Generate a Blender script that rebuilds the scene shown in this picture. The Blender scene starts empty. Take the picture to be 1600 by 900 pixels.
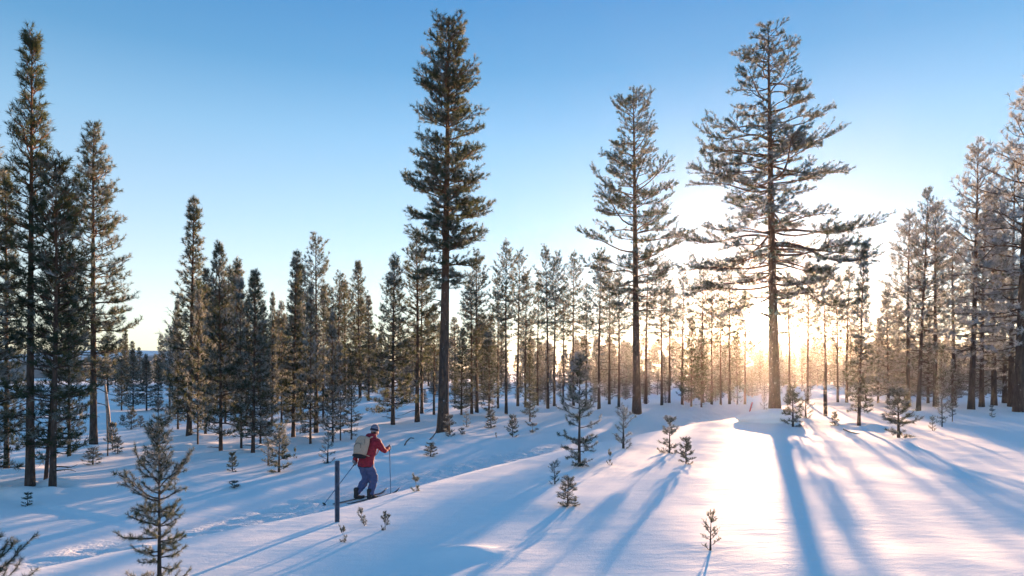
import bpy, math, random
import numpy as np
from mathutils import Vector, Matrix, Quaternion

SC = bpy.context.scene
COL = SC.collection
R = math.radians

# ------------------------------------------------------------------ camera
CAM_Z = 1.9
F_PX = 1067.0                       # focal length in photo pixels (1600 wide)
HORIZON = 580.0                     # photo row of the horizon; the frame is shifted up, so uprights stay upright
cam_d = bpy.data.cameras.new('camera')
cam_d.sensor_width = 36.0
cam_d.lens = 36.0 * F_PX / 1600.0
cam_d.clip_start = 0.05
cam_d.clip_end = 20000.0
cam = bpy.data.objects.new('camera', cam_d)
COL.objects.link(cam)
cam.location = (0, 0, CAM_Z)
cam.rotation_euler = (R(90), 0, 0)
cam_d.shift_y = (HORIZON - 450.0) / 1600.0
SC.camera = cam

def ray(px, py):
    return np.array([(px - 800.0) / F_PX, 1.0, (HORIZON - py) / F_PX])

# ------------------------------------------------------------------ sun and sky
sd = ray(1189, 497)
sd = sd / np.linalg.norm(sd)
SUN = Vector(sd)
SUN_EL = math.asin(sd[2])
SUN_AZ = math.atan2(sd[0], sd[1])

world = bpy.data.worlds.new('World')
SC.world = world
world.use_nodes = True
nt = world.node_tree
nt.nodes.clear()
wo = nt.nodes.new('ShaderNodeOutputWorld')
bg = nt.nodes.new('ShaderNodeBackground')
sky = nt.nodes.new('ShaderNodeTexSky')
sky.sky_type = 'NISHITA'
sky.sun_disc = False
sky.sun_elevation = SUN_EL
sky.sun_rotation = SUN_AZ
sky.altitude = 300
sky.air_density = 1.0
sky.dust_density = 0.0
sky.ozone_density = 3.0
bg.inputs['Strength'].default_value = 0.05
hsv = nt.nodes.new('ShaderNodeHueSaturation')
hsv.inputs['Saturation'].default_value = 1.0
hsv.inputs['Value'].default_value = 0.65
nt.links.new(sky.outputs['Color'], hsv.inputs['Color'])
nt.links.new(hsv.outputs['Color'], bg.inputs['Color'])
# the sun's own disc, seen in the sky
tc = nt.nodes.new('ShaderNodeTexCoord')
dp = nt.nodes.new('ShaderNodeVectorMath'); dp.operation = 'DOT_PRODUCT'
nt.links.new(tc.outputs['Generated'], dp.inputs[0])
dp.inputs[1].default_value = SUN
mr = nt.nodes.new('ShaderNodeMapRange'); mr.interpolation_type = 'SMOOTHSTEP'
mr.inputs['From Min'].default_value = math.cos(R(1.35))
mr.inputs['From Max'].default_value = math.cos(R(0.4))
mr.inputs['To Min'].default_value = 0.0
mr.inputs['To Max'].default_value = 14.0
nt.links.new(dp.outputs['Value'], mr.inputs['Value'])
# pale frosty band of air all round the horizon
sxyz = nt.nodes.new('ShaderNodeSeparateXYZ')
nt.links.new(tc.outputs['Generated'], sxyz.inputs[0])
hb = nt.nodes.new('ShaderNodeValToRGB')
els = [(0.0, (.70, .65, .60)), (.094, (.64, .61, .57)), (.20, (.41, .49, .55)), (.317, (.215, .36, .48)), (.40, (.075, .215, .365)), (.485, (.022, .140, .320))]
while len(hb.color_ramp.elements) < len(els): hb.color_ramp.elements.new(.5)
for e, (p_, c_) in zip(hb.color_ramp.elements, els):
    e.position = p_; e.color = (*c_, 1)
nt.links.new(sxyz.outputs['Z'], hb.inputs['Fac'])
bg3 = nt.nodes.new('ShaderNodeBackground')
bg3.inputs['Strength'].default_value = 0.172
nt.links.new(hb.outputs['Color'], bg3.inputs['Color'])
bg2 = nt.nodes.new('ShaderNodeBackground')
bg2.inputs['Color'].default_value = (1.0, 0.82, 0.55, 1)
nt.links.new(mr.outputs['Result'], bg2.inputs['Strength'])
adds = nt.nodes.new('ShaderNodeAddShader')
nt.links.new(bg.outputs[0], adds.inputs[0])
nt.links.new(bg2.outputs[0], adds.inputs[1])
add2 = nt.nodes.new('ShaderNodeAddShader')
nt.links.new(adds.outputs[0], add2.inputs[0])
nt.links.new(bg3.outputs[0], add2.inputs[1])
nt.links.new(add2.outputs[0], wo.inputs['Surface'])

sl = bpy.data.lights.new('sun', 'SUN')
sl.energy = 4.1
sl.angle = R(0.9)
sl.color = (1.0, 0.58, 0.32)
so = bpy.data.objects.new('sun', sl)
COL.objects.link(so)
so.rotation_euler = SUN.to_track_quat('Z', 'Y').to_euler()
so.location = (20, 60, 40)

SC.view_settings.view_transform = 'Standard'
SC.view_settings.look = 'None'
SC.view_settings.gamma = 1.0
SC.view_settings.exposure = 2.56
SC.view_settings.use_curve_mapping = False
SC.render.engine = 'CYCLES'
SC.cycles.max_bounces = 6
SC.cycles.diffuse_bounces = 3
SC.cycles.glossy_bounces = 2
SC.cycles.transmission_bounces = 4
SC.cycles.volume_bounces = 0
SC.cycles.use_denoising = True
SC.cycles.sample_clamp_indirect = 6.0

# ------------------------------------------------------------------ helpers
def newmat(name):
    m = bpy.data.materials.new(name)
    m.use_nodes = True
    t = m.node_tree
    for n in list(t.nodes):
        t.nodes.remove(n)
    o = t.nodes.new('ShaderNodeOutputMaterial')
    return m, t, o

def node(t, typ, **kw):
    n = t.nodes.new(typ)
    for k, v in kw.items():
        if k.startswith('_'):
            setattr(n, k[1:], v)
        else:
            n.inputs[k.replace('_', ' ')].default_value = v
    return n

def ramp(t, stops, interp='LINEAR'):
    n = t.nodes.new('ShaderNodeValToRGB')
    cr = n.color_ramp
    cr.interpolation = interp
    while len(cr.elements) < len(stops):
        cr.elements.new(0.5)
    for e, (p, c) in zip(cr.elements, stops):
        e.position = p
        e.color = (c[0], c[1], c[2], 1) if len(c) == 3 else c
    return n

def make_mesh(name, verts, quads=None, tris=None, mats=(), smooth=False, attrs=None):
    """quick numpy mesh: verts (N,3), quads (M,4), tris (K,3)"""
    me = bpy.data.meshes.new(name)
    verts = np.asarray(verts, dtype=np.float32)
    nq = 0 if quads is None else len(quads)
    ntr = 0 if tris is None else len(tris)
    me.vertices.add(len(verts))
    me.vertices.foreach_set('co', verts.ravel())
    loops = []
    if nq: loops.append(np.asarray(quads, dtype=np.int32).ravel())
    if ntr: loops.append(np.asarray(tris, dtype=np.int32).ravel())
    li = np.concatenate(loops)
    me.loops.add(len(li))
    me.loops.foreach_set('vertex_index', li)
    me.polygons.add(nq + ntr)
    starts = np.concatenate([np.arange(nq) * 4, nq * 4 + np.arange(ntr) * 3]).astype(np.int32)
    me.polygons.foreach_set('loop_start', starts)
    if smooth:
        me.polygons.foreach_set('use_smooth', np.ones(nq + ntr, dtype=bool))
    me.update(calc_edges=True)
    if attrs:
        for k, v in attrs.items():
            a = me.attributes.new(k, 'FLOAT', 'POINT')
            a.data.foreach_set('value', np.asarray(v, dtype=np.float32))
    for m in mats:
        me.materials.append(m)
    return me

def link(name, me, parent=None, loc=None, rot=None):
    o = bpy.data.objects.new(name, me)
    COL.objects.link(o)
    if parent is not None: o.parent = parent
    if loc is not None: o.location = loc
    if rot is not None: o.rotation_euler = rot
    return o

def tag(o, label=None, cat=None, group=None, kind=None):
    if label: o['label'] = label
    if cat: o['category'] = cat
    if group: o['group'] = group
    if kind: o['kind'] = kind
    return o

def hash2(ix, iy, seed):
    h = (ix.astype(np.int64) * 374761393 + iy.astype(np.int64) * 668265263 + seed * 982451653) & 0xffffffff
    h = ((h ^ (h >> 13)) * 1274126177) & 0xffffffff
    h = h ^ (h >> 16)
    return (h & 0xffffff) / float(0xffffff)

def vnoise(x, y, seed=0):
    x = np.asarray(x, dtype=np.float64); y = np.asarray(y, dtype=np.float64)
    ix = np.floor(x); iy = np.floor(y)
    fx = x - ix; fy = y - iy
    fx = fx * fx * fx * (fx * (fx * 6 - 15) + 10); fy = fy * fy * fy * (fy * (fy * 6 - 15) + 10)
    a = hash2(ix, iy, seed); b = hash2(ix + 1, iy, seed)
    c = hash2(ix, iy + 1, seed); d = hash2(ix + 1, iy + 1, seed)
    return (a + (b - a) * fx) * (1 - fy) + (c + (d - c) * fx) * fy - 0.5

def sstep(a, b, x):
    t = np.clip((x - a) / (b - a), 0, 1)
    return t * t * (3 - 2 * t)

# ------------------------------------------------------------------ terrain
CREST = np.array([(-60, -14), (-24, -1.5), (-12, 2.6), (-7.4, 4.6), (-4.6, 6.7), (-2.2, 9.8), (0, 14.0), (1.3, 16.2),
                  (3.7, 19.8), (6.9, 24.4), (9.2, 27.4), (13.5, 34), (20, 44), (32, 62), (60, 100), (150, 200)], float)

def crest_sd(x, y):
    """signed distance to the bank crest, + on the trail side; and the y of the nearest crest point"""
    best = np.full(x.shape, 1e9); sgn = np.ones(x.shape); yy = np.zeros(x.shape)
    for (ax, ay), (bx, by) in zip(CREST[:-1], CREST[1:]):
        dx, dy = bx - ax, by - ay
        L2 = dx * dx + dy * dy
        t = np.clip(((x - ax) * dx + (y - ay) * dy) / L2, 0, 1)
        ex = x - (ax + t * dx); ey = y - (ay + t * dy)
        d = np.hypot(ex, ey)
        cr = dx * ey - dy * ex
        m = d < best
        best = np.where(m, d, best); sgn = np.where(m, np.sign(cr), sgn); yy = np.where(m, ay + t * dy, yy)
    return best * sgn, yy

MOUNDS = []     # (x, y, radius, height)

def terrain(x, y):
    x = np.asarray(x, float); y = np.asarray(y, float)
    s, yy = crest_sd(x, y)
    D = 1.06 - 0.50 * sstep(12, 40, yy)
    wob = 0.5 * vnoise(x * .25, y * .25, 5)
    z = -D * sstep(-0.15, 2.7, s + wob * .3)
    # trodden trail: a shallow groove with a soft far shoulder
    far = sstep(5.0, 7.0, s + wob)
    z = z + 0.20 * far * sstep(3, 14, yy)
    trail = sstep(1.9, 2.6, s + wob * .4) * (1 - sstep(4.6, 5.6, s + wob * .4))
    # broad undulation
    z = z + 0.22 * vnoise(x * .09, y * .09, 1) * sstep(4, 20, np.hypot(x, y)) + 0.10 * vnoise(x * .28 + 3, y * .28, 2) + 0.05 * vnoise(x * .7, y * .5, 3)
    z = z + 0.014 * vnoise(x * 2.1, y * 1.6, 4) * (1 + 1.0 * far)
    forest = sstep(30, 42, y)
    z = z + forest * (0.16 * vnoise(x * .8, y * .8, 8) + .10 * np.maximum(0, vnoise(x * 1.9, y * 1.9, 9)))
    # churned tread and two ski tracks
    ch = 0.075 * vnoise(x * 2.9, y * 2.9, 11) + 0.07 * vnoise(x * 6.5, y * 6.5, 12) + .03 * vnoise(x * 12, y * 12, 13)
    tn = trail * np.clip(.55 + 1.2 * vnoise(x * .6, y * .6, 14), .15, 1)
    z = z + tn * ch
    for off in (3.35, 3.62):
        z = z - trail * .045 * np.exp(-((s - off) / .07) ** 2)
    # drifts
    dx, dy = x + .48, y - 7.15
    z = z + .085 * np.exp(-((dx / .38) ** 2 + (dy / .22) ** 2))
    for (mx, my, mr_, mh) in MOUNDS:
        z = z + mh * np.exp(-(((x - mx) ** 2 + (y - my) ** 2) / (mr_ * mr_)))
    # far land falls away a little and levels out
    rr = np.hypot(x, y)
    z = z - 0.3 * sstep(70, 160, rr) - sstep(120, 400, rr) * 2.0
    return z, trail

def gz(x, y):
    z, _ = terrain(np.array([x]), np.array([y]))
    return float(z[0])

_D = np.concatenate([np.arange(2.5, 60, .04), np.arange(60, 260, .4)])
def at(px, py):
    d = ray(px, py)
    d = d / d[1]
    P = np.outer(_D, d) + np.array([0, 0, CAM_Z])
    z, _ = terrain(P[:, 0], P[:, 1])
    hit = np.nonzero(P[:, 2] <= z)[0]
    k = hit[0] if len(hit) else len(_D) - 1
    return float(P[k, 0]), float(P[k, 1]), float(z[k])

def dz_for(y, py):
    """height above camera of a point at distance y seen at row py"""
    return y * (HORIZON - py) / F_PX

def pxx(px, y, z):
    """world x seen at column px for depth y and height z"""
    return (px - 800.0) / F_PX * y

# ------------------------------------------------------------------ materials
def mat_snow():
    m, t, o = newmat('snow')
    tcn = node(t, 'ShaderNodeTexCoord')
    geo = node(t, 'ShaderNodeNewGeometry')
    att = node(t, 'ShaderNodeAttribute', _attribute_name='trail')
    p = node(t, 'ShaderNodeBsdfPrincipled', Roughness=.8)
    p.inputs['Specular IOR Level'].default_value = .06
    # wind crust: long low ripples, grain, and crumbs on the tread
    mp = node(t, 'ShaderNodeMapping')
    mp.inputs['Scale'].default_value = (2.6, 5.6, 2.0)
    mp.inputs['Rotation'].default_value = (0, 0, R(-9))
    t.links.new(geo.outputs['Position'], mp.inputs['Vector'])
    n1 = node(t, 'ShaderNodeTexNoise', Scale=1.0, Detail=5.0, Roughness=.55)
    t.links.new(mp.outputs[0], n1.inputs['Vector'])
    n2 = node(t, 'ShaderNodeTexNoise', Scale=55.0, Detail=3.0, Roughness=.6)
    t.links.new(geo.outputs['Position'], n2.inputs['Vector'])
    n3 = node(t, 'ShaderNodeTexNoise', Scale=9.0, Detail=4.0, Roughness=.6)
    t.links.new(geo.outputs['Position'], n3.inputs['Vector'])
    b1 = node(t, 'ShaderNodeBump', Strength=.5, Distance=.020)
    t.links.new(n1.outputs['Fac'], b1.inputs['Height'])
    b2 = node(t, 'ShaderNodeBump', Strength=.5, Distance=.006)
    t.links.new(n2.outputs['Fac'], b2.inputs['Height'])
    t.links.new(b1.outputs[0], b2.inputs['Normal'])
    mu = node(t, 'ShaderNodeMath', _operation='MULTIPLY')
    t.links.new(n3.outputs['Fac'], mu.inputs[0]); t.links.new(att.outputs['Fac'], mu.inputs[1])
    b3 = node(t, 'ShaderNodeBump', Strength=.8, Distance=.09)
    t.links.new(mu.outputs[0], b3.inputs['Height'])
    t.links.new(b2.outputs[0], b3.inputs['Normal'])
    t.links.new(b3.outputs[0], p.inputs['Normal'])
    cr = ramp(t, [(.3, (.90, .915, .93)), (.7, (.94, .945, .95))])
    t.links.new(n3.outputs['Fac'], cr.inputs['Fac'])
    t.links.new(cr.outputs[0], p.inputs['Base Color'])
    t.links.new(p.outputs[0], o.inputs['Surface'])
    return m

def mat_needles():
    m, t, o = newmat('pine_needles')
    att = node(t, 'ShaderNodeAttribute', _attribute_name='tuft')
    oi = node(t, 'ShaderNodeObjectInfo')
    sep = node(t, 'ShaderNodeSeparateColor')
    t.links.new(oi.outputs['Color'], sep.inputs[0])
    geo = node(t, 'ShaderNodeNewGeometry')
    nz = node(t, 'ShaderNodeTexNoise', Scale=1.3, Detail=3.0)
    t.links.new(geo.outputs['Position'], nz.inputs['Vector'])
    green = ramp(t, [(0, (.022, .040, .032)), (.5, (.036, .058, .040)), (1, (.075, .090, .050))])
    t.links.new(att.outputs['Fac'], green.inputs['Fac'])
    # frost = clamp(2.2*(tuft*.6 + noise*.8 - .95 + amount))
    a1 = node(t, 'ShaderNodeMath', _operation='MULTIPLY_ADD'); a1.inputs[1].default_value = .6
    t.links.new(att.outputs['Fac'], a1.inputs[0]); t.links.new(sep.outputs[0], a1.inputs[2])
    a2 = node(t, 'ShaderNodeMath', _operation='MULTIPLY_ADD'); a2.inputs[1].default_value = .8
    t.links.new(nz.outputs['Fac'], a2.inputs[0]); t.links.new(a1.outputs[0], a2.inputs[2])
    a3 = node(t, 'ShaderNodeMath', _operation='MULTIPLY_ADD', _use_clamp=True)
    a3.inputs[1].default_value = 1.9; a3.inputs[2].default_value = -1.9 * .98
    t.links.new(a2.outputs[0], a3.inputs[0])
    a4 = node(t, 'ShaderNodeMath', _operation='MULTIPLY'); a4.inputs[1].default_value = .85
    t.links.new(a3.outputs[0], a4.inputs[0])
    mx = node(t, 'ShaderNodeMix', _data_type='RGBA')
    t.links.new(a4.outputs[0], mx.inputs['Factor'])
    t.links.new(green.outputs[0], mx.inputs['A'])
    mx.inputs['B'].default_value = (.50, .55, .60, 1)
    df = node(t, 'ShaderNodeBsdfDiffuse')
    t.links.new(mx.outputs['Result'], df.inputs['Color'])
    tl = node(t, 'ShaderNodeBsdfTranslucent')
    mx2 = node(t, 'ShaderNodeMix', _data_type='RGBA')
    t.links.new(a4.outputs[0], mx2.inputs['Factor'])
    mx2.inputs['A'].default_value = (.095, .12, .058, 1)
    mx2.inputs['B'].default_value = (.54, .53, .50, 1)
    t.links.new(mx2.outputs['Result'], tl.inputs['Color'])
    ms = node(t, 'ShaderNodeMixShader', Fac=.40)
    ff = node(t, 'ShaderNodeMath', _operation='MULTIPLY_ADD'); ff.inputs[1].default_value = -.05; ff.inputs[2].default_value = .37
    t.links.new(a4.outputs[0], ff.inputs[0]); t.links.new(ff.outputs[0], ms.inputs[0])
    t.links.new(df.outputs[0], ms.inputs[1]); t.links.new(tl.outputs[0], ms.inputs[2])
    t.links.new(ms.outputs[0], o.inputs['Surface'])
    return m

def mat_bark():
    m, t, o = newmat('pine_bark')
    tcn = node(t, 'ShaderNodeTexCoord')
    mp = node(t, 'ShaderNodeMapping'); mp.inputs['Scale'].default_value = (9, 9, 2.2)
    t.links.new(tcn.outputs['Object'], mp.inputs['Vector'])
    vo = node(t, 'ShaderNodeTexVoronoi', Scale=1.6)
    nz = node(t, 'ShaderNodeTexNoise', Scale=2.0, Detail=5.0)
    t.links.new(mp.outputs[0], vo.inputs['Vector']); t.links.new(mp.outputs[0], nz.inputs['Vector'])
    sp = node(t, 'ShaderNodeSeparateXYZ'); t.links.new(tcn.outputs['Object'], sp.inputs[0])
    mr_ = node(t, 'ShaderNodeMapRange'); mr_.inputs['From Min'].default_value = 3.0; mr_.inputs['From Max'].default_value = 9.0
    t.links.new(sp.outputs['Z'], mr_.inputs['Value'])
    low = ramp(t, [(.25, (.028, .022, .020)), (.75, (.105, .082, .072))])
    hi = ramp(t, [(.25, (.075, .038, .024)), (.75, (.22, .11, .062))])
    t.links.new(nz.outputs['Fac'], low.inputs['Fac']); t.links.new(nz.outputs['Fac'], hi.inputs['Fac'])
    mx = node(t, 'ShaderNodeMix', _data_type='RGBA')
    t.links.new(mr_.outputs[0], mx.inputs['Factor']); t.links.new(low.outputs[0], mx.inputs['A']); t.links.new(hi.outputs[0], mx.inputs['B'])
    # rime caught in the bark, more where obj colour blue channel asks for it
    oi = node(t, 'ShaderNodeObjectInfo'); sc = node(t, 'ShaderNodeSeparateColor')
    t.links.new(oi.outputs['Color'], sc.inputs[0])
    nz2 = node(t, 'ShaderNodeTexNoise', Scale=11.0, Detail=5.0, Roughness=.7)
    t.links.new(tcn.outputs['Object'], nz2.inputs['Vector'])
    ad = node(t, 'ShaderNodeMath', _operation='ADD'); t.links.new(nz2.outputs['Fac'], ad.inputs[0]); t.links.new(sc.outputs[2], ad.inputs[1])
    fr = ramp(t, [(.66, (0, 0, 0)), (.74, (1, 1, 1))]); t.links.new(ad.outputs[0], fr.inputs['Fac'])
    mx2 = node(t, 'ShaderNodeMix', _data_type='RGBA')
    t.links.new(fr.outputs[0], mx2.inputs['Factor']); t.links.new(mx.outputs['Result'], mx2.inputs['A'])
    mx2.inputs['B'].default_value = (.6, .64, .7, 1)
    p = node(t, 'ShaderNodeBsdfPrincipled', Roughness=.85)
    p.inputs['Specular IOR Level'].default_value = .2
    b = node(t, 'ShaderNodeBump', Strength=.9, Distance=.03)
    t.links.new(vo.outputs['Distance'], b.inputs['Height'])
    t.links.new(b.outputs[0], p.inputs['Normal'])
    t.links.new(mx2.outputs['Result'], p.inputs['Base Color'])
    t.links.new(p.outputs[0], o.inputs['Surface'])
    return m

def mat_plain(name, col, rough=.7, noise=.12, scale=12.0, bump=0.0, spec=.3, metal=0.0, dist=.01):
    m, t, o = newmat(name)
    tcn = node(t, 'ShaderNodeTexCoord')
    nz = node(t, 'ShaderNodeTexNoise', Scale=scale, Detail=4.0)
    t.links.new(tcn.outputs['Object'], nz.inputs['Vector'])
    lo = tuple(c * (1 - noise * 2) for c in col); hi = tuple(min(1, c * (1 + noise * 2)) for c in col)
    cr = ramp(t, [(.3, lo), (.7, hi)])
    t.links.new(nz.outputs['Fac'], cr.inputs['Fac'])
    p = node(t, 'ShaderNodeBsdfPrincipled', Roughness=rough, Metallic=metal)
    p.inputs['Specular IOR Level'].default_value = spec
    t.links.new(cr.outputs[0], p.inputs['Base Color'])
    if bump:
        b = node(t, 'ShaderNodeBump', Strength=bump, Distance=dist)
        t.links.new(nz.outputs['Fac'], b.inputs['Height']); t.links.new(b.outputs[0], p.inputs['Normal'])
    t.links.new(p.outputs[0], o.inputs['Surface'])
    return m

SNOW = mat_snow()
NEEDLE = mat_needles()
BARK = mat_bark()
TWIG = mat_plain('dead_wood', (.085, .065, .055), .85, .25, 14, .5)
BIRCH = mat_plain('birch_bark', (.30, .27, .25), .8, .3, 9, .3)

# ------------------------------------------------------------------ trees: generator
class Acc:
    def __init__(s): s.v = []; s.q = []; s.n = 0
    def tube(s, P, rad, sides=6):
        P = np.asarray(P, float); m = len(P); rad = np.asarray(rad, float)
        T = np.gradient(P, axis=0); T /= np.linalg.norm(T, axis=1)[:, None] + 1e-9
        ref = np.array([0, 0, 1.]) if abs(T[0, 2]) < .8 else np.array([1., 0, 0])
        A = np.cross(T, ref); A /= np.linalg.norm(A, axis=1)[:, None] + 1e-9
        B = np.cross(T, A)
        an = np.arange(sides) * 2 * np.pi / sides
        V = P[:, None] + rad[:, None, None] * (np.cos(an)[None, :, None] * A[:, None] + np.sin(an)[None, :, None] * B[:, None])
        V = V.reshape(-1, 3)
        i = np.arange(m - 1)[:, None] * sides; j = np.arange(sides)[None]; k = (j + 1) % sides
        Q = np.stack([i + j, i + k, i + sides + k, i + sides + j], -1).reshape(-1, 4) + s.n
        s.v.append(V); s.q.append(Q); s.n += len(V)
    def mesh(s, name, mat):
        return make_mesh(name, np.concatenate(s.v), quads=np.concatenate(s.q), mats=[mat], smooth=True)

def needle_mesh(name, P, Dn, S, rng, k, ln, wd, axl, spread=(35, 75), mat=None):
    """tufts at P along Dn: k needle blades each, ln long, wd wide, set along axl of shoot"""
    P = np.asarray(P); Dn = np.asarray(Dn); S = np.asarray(S)
    n = len(P)
    Dn = Dn / (np.linalg.norm(Dn, axis=1)[:, None] + 1e-9)
    ref = np.where(np.abs(Dn[:, 2:3]) < .8, np.array([[0, 0, 1.]]), np.array([[1., 0, 0]]))
    A = np.cross(Dn, ref); A /= np.linalg.norm(A, axis=1)[:, None] + 1e-9
    B = np.cross(Dn, A)
    ph = rng.uniform(0, 2 * np.pi, (n, k)); th = np.radians(rng.uniform(spread[0], spread[1], (n, k)))
    ax = rng.uniform(0, 1, (n, k)) * axl
    L = ln * rng.uniform(.7, 1.2, (n, k)) * S[:, None]
    rad = np.cos(ph)[..., None] * A[:, None] + np.sin(ph)[..., None] * B[:, None]
    tang = -np.sin(ph)[..., None] * A[:, None] + np.cos(ph)[..., None] * B[:, None]
    base = P[:, None] + Dn[:, None] * (ax * S[:, None])[..., None]
    tip = base + Dn[:, None] * (np.cos(th) * L)[..., None] + rad * (np.sin(th) * L)[..., None]
    roll = rng.uniform(-1, 1, (n, k))[..., None]
    side = tang + roll * rad; side /= np.linalg.norm(side, axis=-1)[..., None]
    w = (wd * .5 * S)[:, None, None]
    V = np.stack([base - side * w, base + side * w, tip], 2).reshape(-1, 3)
    T = np.arange(n * k * 3).reshape(-1, 3)
    tv = np.repeat(rng.uniform(0, 1, n), k * 3)
    return make_mesh(name, V, tris=T, mats=[mat or NEEDLE], attrs={'tuft': tv})

def grow_pine(seed, H, r0, prof, whorl=.42, nb=(4, 6), el=(0, 45), droop=.15, upturn=.25, sub_den=6.0, sub_len=.42,
              tuft_sp=.16, s0=.3, k=12, ln=.12, wd=.014, axl=.12, dead=0, dead_rng=(.15, .4), dead_len=.8, wob=.012,
              lift=.35, split=False, sides=9, gap=.0, big=(), brush_main=False, name='pine', topcut=.985, subdrop=.0, tw=.006, jit=(.5, 1.15), ejit=9, limb_n=8):
    """returns dict of meshes: trunk, (branches), crown. prof: [(t, radius)], t = height fraction"""
    if not brush_main:
        sub_den *= 1.45; k = int(k * 1.25); ln *= 1.25; wd *= 1.35; nb = (nb[0], nb[1] + 1)
    rng = np.random.default_rng(seed); rnd = random.Random(seed)
    tt = np.array([p[0] for p in prof]); rr = np.array([p[1] for p in prof])
    o = np.argsort(tt); tt, rr = tt[o], rr[o]
    nseg = 18
    ts = np.linspace(0, 1, nseg)
    ph1, ph2 = rnd.uniform(0, 6.28), rnd.uniform(0, 6.28)
    def axis(t):
        return np.array([wob * H * (math.sin(2.1 * t + ph1) - math.sin(ph1)) * t, wob * H * (math.sin(2.7 * t + ph2) - math.sin(ph2)) * t, H * t])
    P = np.array([axis(t) for t in ts]); P[0, 2] = -.25
    def trad(t): return r0 * ((1 - t) ** .85 * .92 + .04) * (1 + .32 * math.exp(-t * H / .35))
    acc = Acc(); acc.tube(P, [trad(t) for t in ts], sides)
    limbs = []
    TP, TD, TS = [], [], []
    up = np.array([0, 0, 1.])
    def branch(t, az, L, e, green=True, dr=droop, ut=upturn):
        a = acc if not split else Acc()
        b0 = axis(t)
        out = np.array([math.cos(az), math.sin(az), 0])
        perp = np.array([-out[1], out[0], 0])
        n = limb_n
        s = np.linspace(0, 1, n)
        w1, w2 = rnd.uniform(-.09, .09), rnd.uniform(-.05, .05)
        pts = b0 + np.outer(s * L * math.cos(e), out) + np.outer(s * L * math.sin(e) - dr * L * s ** 2 + ut * L * s ** 3.2 + w2 * L * np.sin(s * 7), up) \
            + np.outer(w1 * L * np.sin(s * 4.5) + rnd.uniform(-.1, .1) * L * s * s, perp)
        rb = min(trad(t) * .5, (.0035 + .009 * L) if brush_main else (.008 + .012 * L))
        a.tube(pts, rb * (1 - s) ** .8 + (.0018 if brush_main else .004), 5 if split else 4)
        if green:
            nsub = max(3, int(L * sub_den))
            for i in range(nsub):
                f = s0 + (1 - s0) * (i + rnd.random()) / nsub
                fi = f * (n - 1); i0 = min(int(fi), n - 2); fr = fi - i0
                p = pts[i0] * (1 - fr) + pts[i0 + 1] * fr
                d = pts[i0 + 1] - pts[i0]; d = d / np.linalg.norm(d)
                sd_ = 1 if i % 2 else -1
                an = math.radians(rnd.uniform(25, 70)) * sd_
                q = d * math.cos(an) + np.cross(up, d) * math.sin(an) + up * rnd.uniform(-.22, .42) - up * subdrop
                q = q / np.linalg.norm(q)
                l = max(.10, sub_len * L * (1.05 - .75 * f) * rnd.uniform(.6, 1.25))
                l = min(l, 1.0)
                bend = up * rnd.uniform(.0, .3)
                sp = np.array([p, p + q * l * .5, p + (q + bend) * l])
                if tw: a.tube(sp, [tw * 1.3, tw, tw * .5], 3)
                m = max(1, int(l / tuft_sp))
                for j in range(m + 1):
                    g = 1 - j / (m + 1.0) * .8
                    pp = p + (q + bend * g) * l * g
                    dd = q + up * lift + np.array([rnd.gauss(0, .45), rnd.gauss(0, .45), rnd.gauss(0, .3)])
                    if rnd.random() < gap: continue
                    TP.append(pp); TD.append(dd); TS.append(rnd.uniform(.75, 1.2))
            if brush_main:
                m = max(2, int(L / tuft_sp))
                for j in range(m):
                    f = .22 + .78 * (j + rnd.random()) / m
                    fi = f * (n - 1); i0 = min(int(fi), n - 2); fr = fi - i0
                    TP.append(pts[i0] * (1 - fr) + pts[i0 + 1] * fr); TD.append(pts[i0 + 1] - pts[i0]); TS.append(rnd.uniform(.8, 1.15))
        else:
            for i in range(3):
                f = rnd.uniform(.4, .9); p = pts[int(f * (n - 1))]
                q = out * rnd.uniform(.3, 1) + perp * rnd.uniform(-1, 1) + up * rnd.uniform(-.5, .3)
                a.tube(np.array([p, p + q * L * .22]), [.006, .003], 3)
        if split: limbs.append(a)
    t = tt[0] + .01
    az = rnd.uniform(0, 6.28)
    while t < topcut:
        Rm = float(np.interp(t, tt, rr))
        nbr = rnd.randint(*nb)
        g = (t - tt[0]) / (1 - tt[0])
        for i in range(nbr):
            a = az + i * 2 * math.pi / nbr + rnd.uniform(-.35, .35)
            L = Rm * rnd.uniform(*jit)
            if L < .06: L = .06
            e = math.radians(el[0] + (el[1] - el[0]) * g + rnd.uniform(-ejit, ejit))
            branch(min(.995, t + rnd.uniform(-.5, .5) * whorl / H), a, L / max(.35, math.cos(e)), e)
        az += 1.1 + rnd.uniform(-.3, .3)
        t += whorl / H * rnd.uniform(.75, 1.25) * (1.0 - .45 * g)
    # leader
    for j in range(int(.35 / tuft_sp) + 2):
        TP.append(axis(1.0 - j * tuft_sp * .6 / H)); TD.append(up + rng.normal(0, .25, 3)); TS.append(1.0)
    for (t_, az_, L_, e_) in big:
        branch(t_, az_, L_, e_)
    for i in range(dead):
        t_ = rnd.uniform(*dead_rng)
        branch(t_, rnd.uniform(0, 6.28), dead_len * rnd.uniform(.3, 1.0), math.radians(rnd.uniform(-15, 20)), green=False, dr=rnd.uniform(0, .45), ut=.1)
    res = {'trunk': acc.mesh('trunk', BARK), 'branches': [a.mesh('branch', BARK) for a in limbs],
           'crown': needle_mesh('crown', TP, TD, TS, rng, k, ln, wd, axl), 'H': H, 'n': len(TP) * k}
    return res

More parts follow.
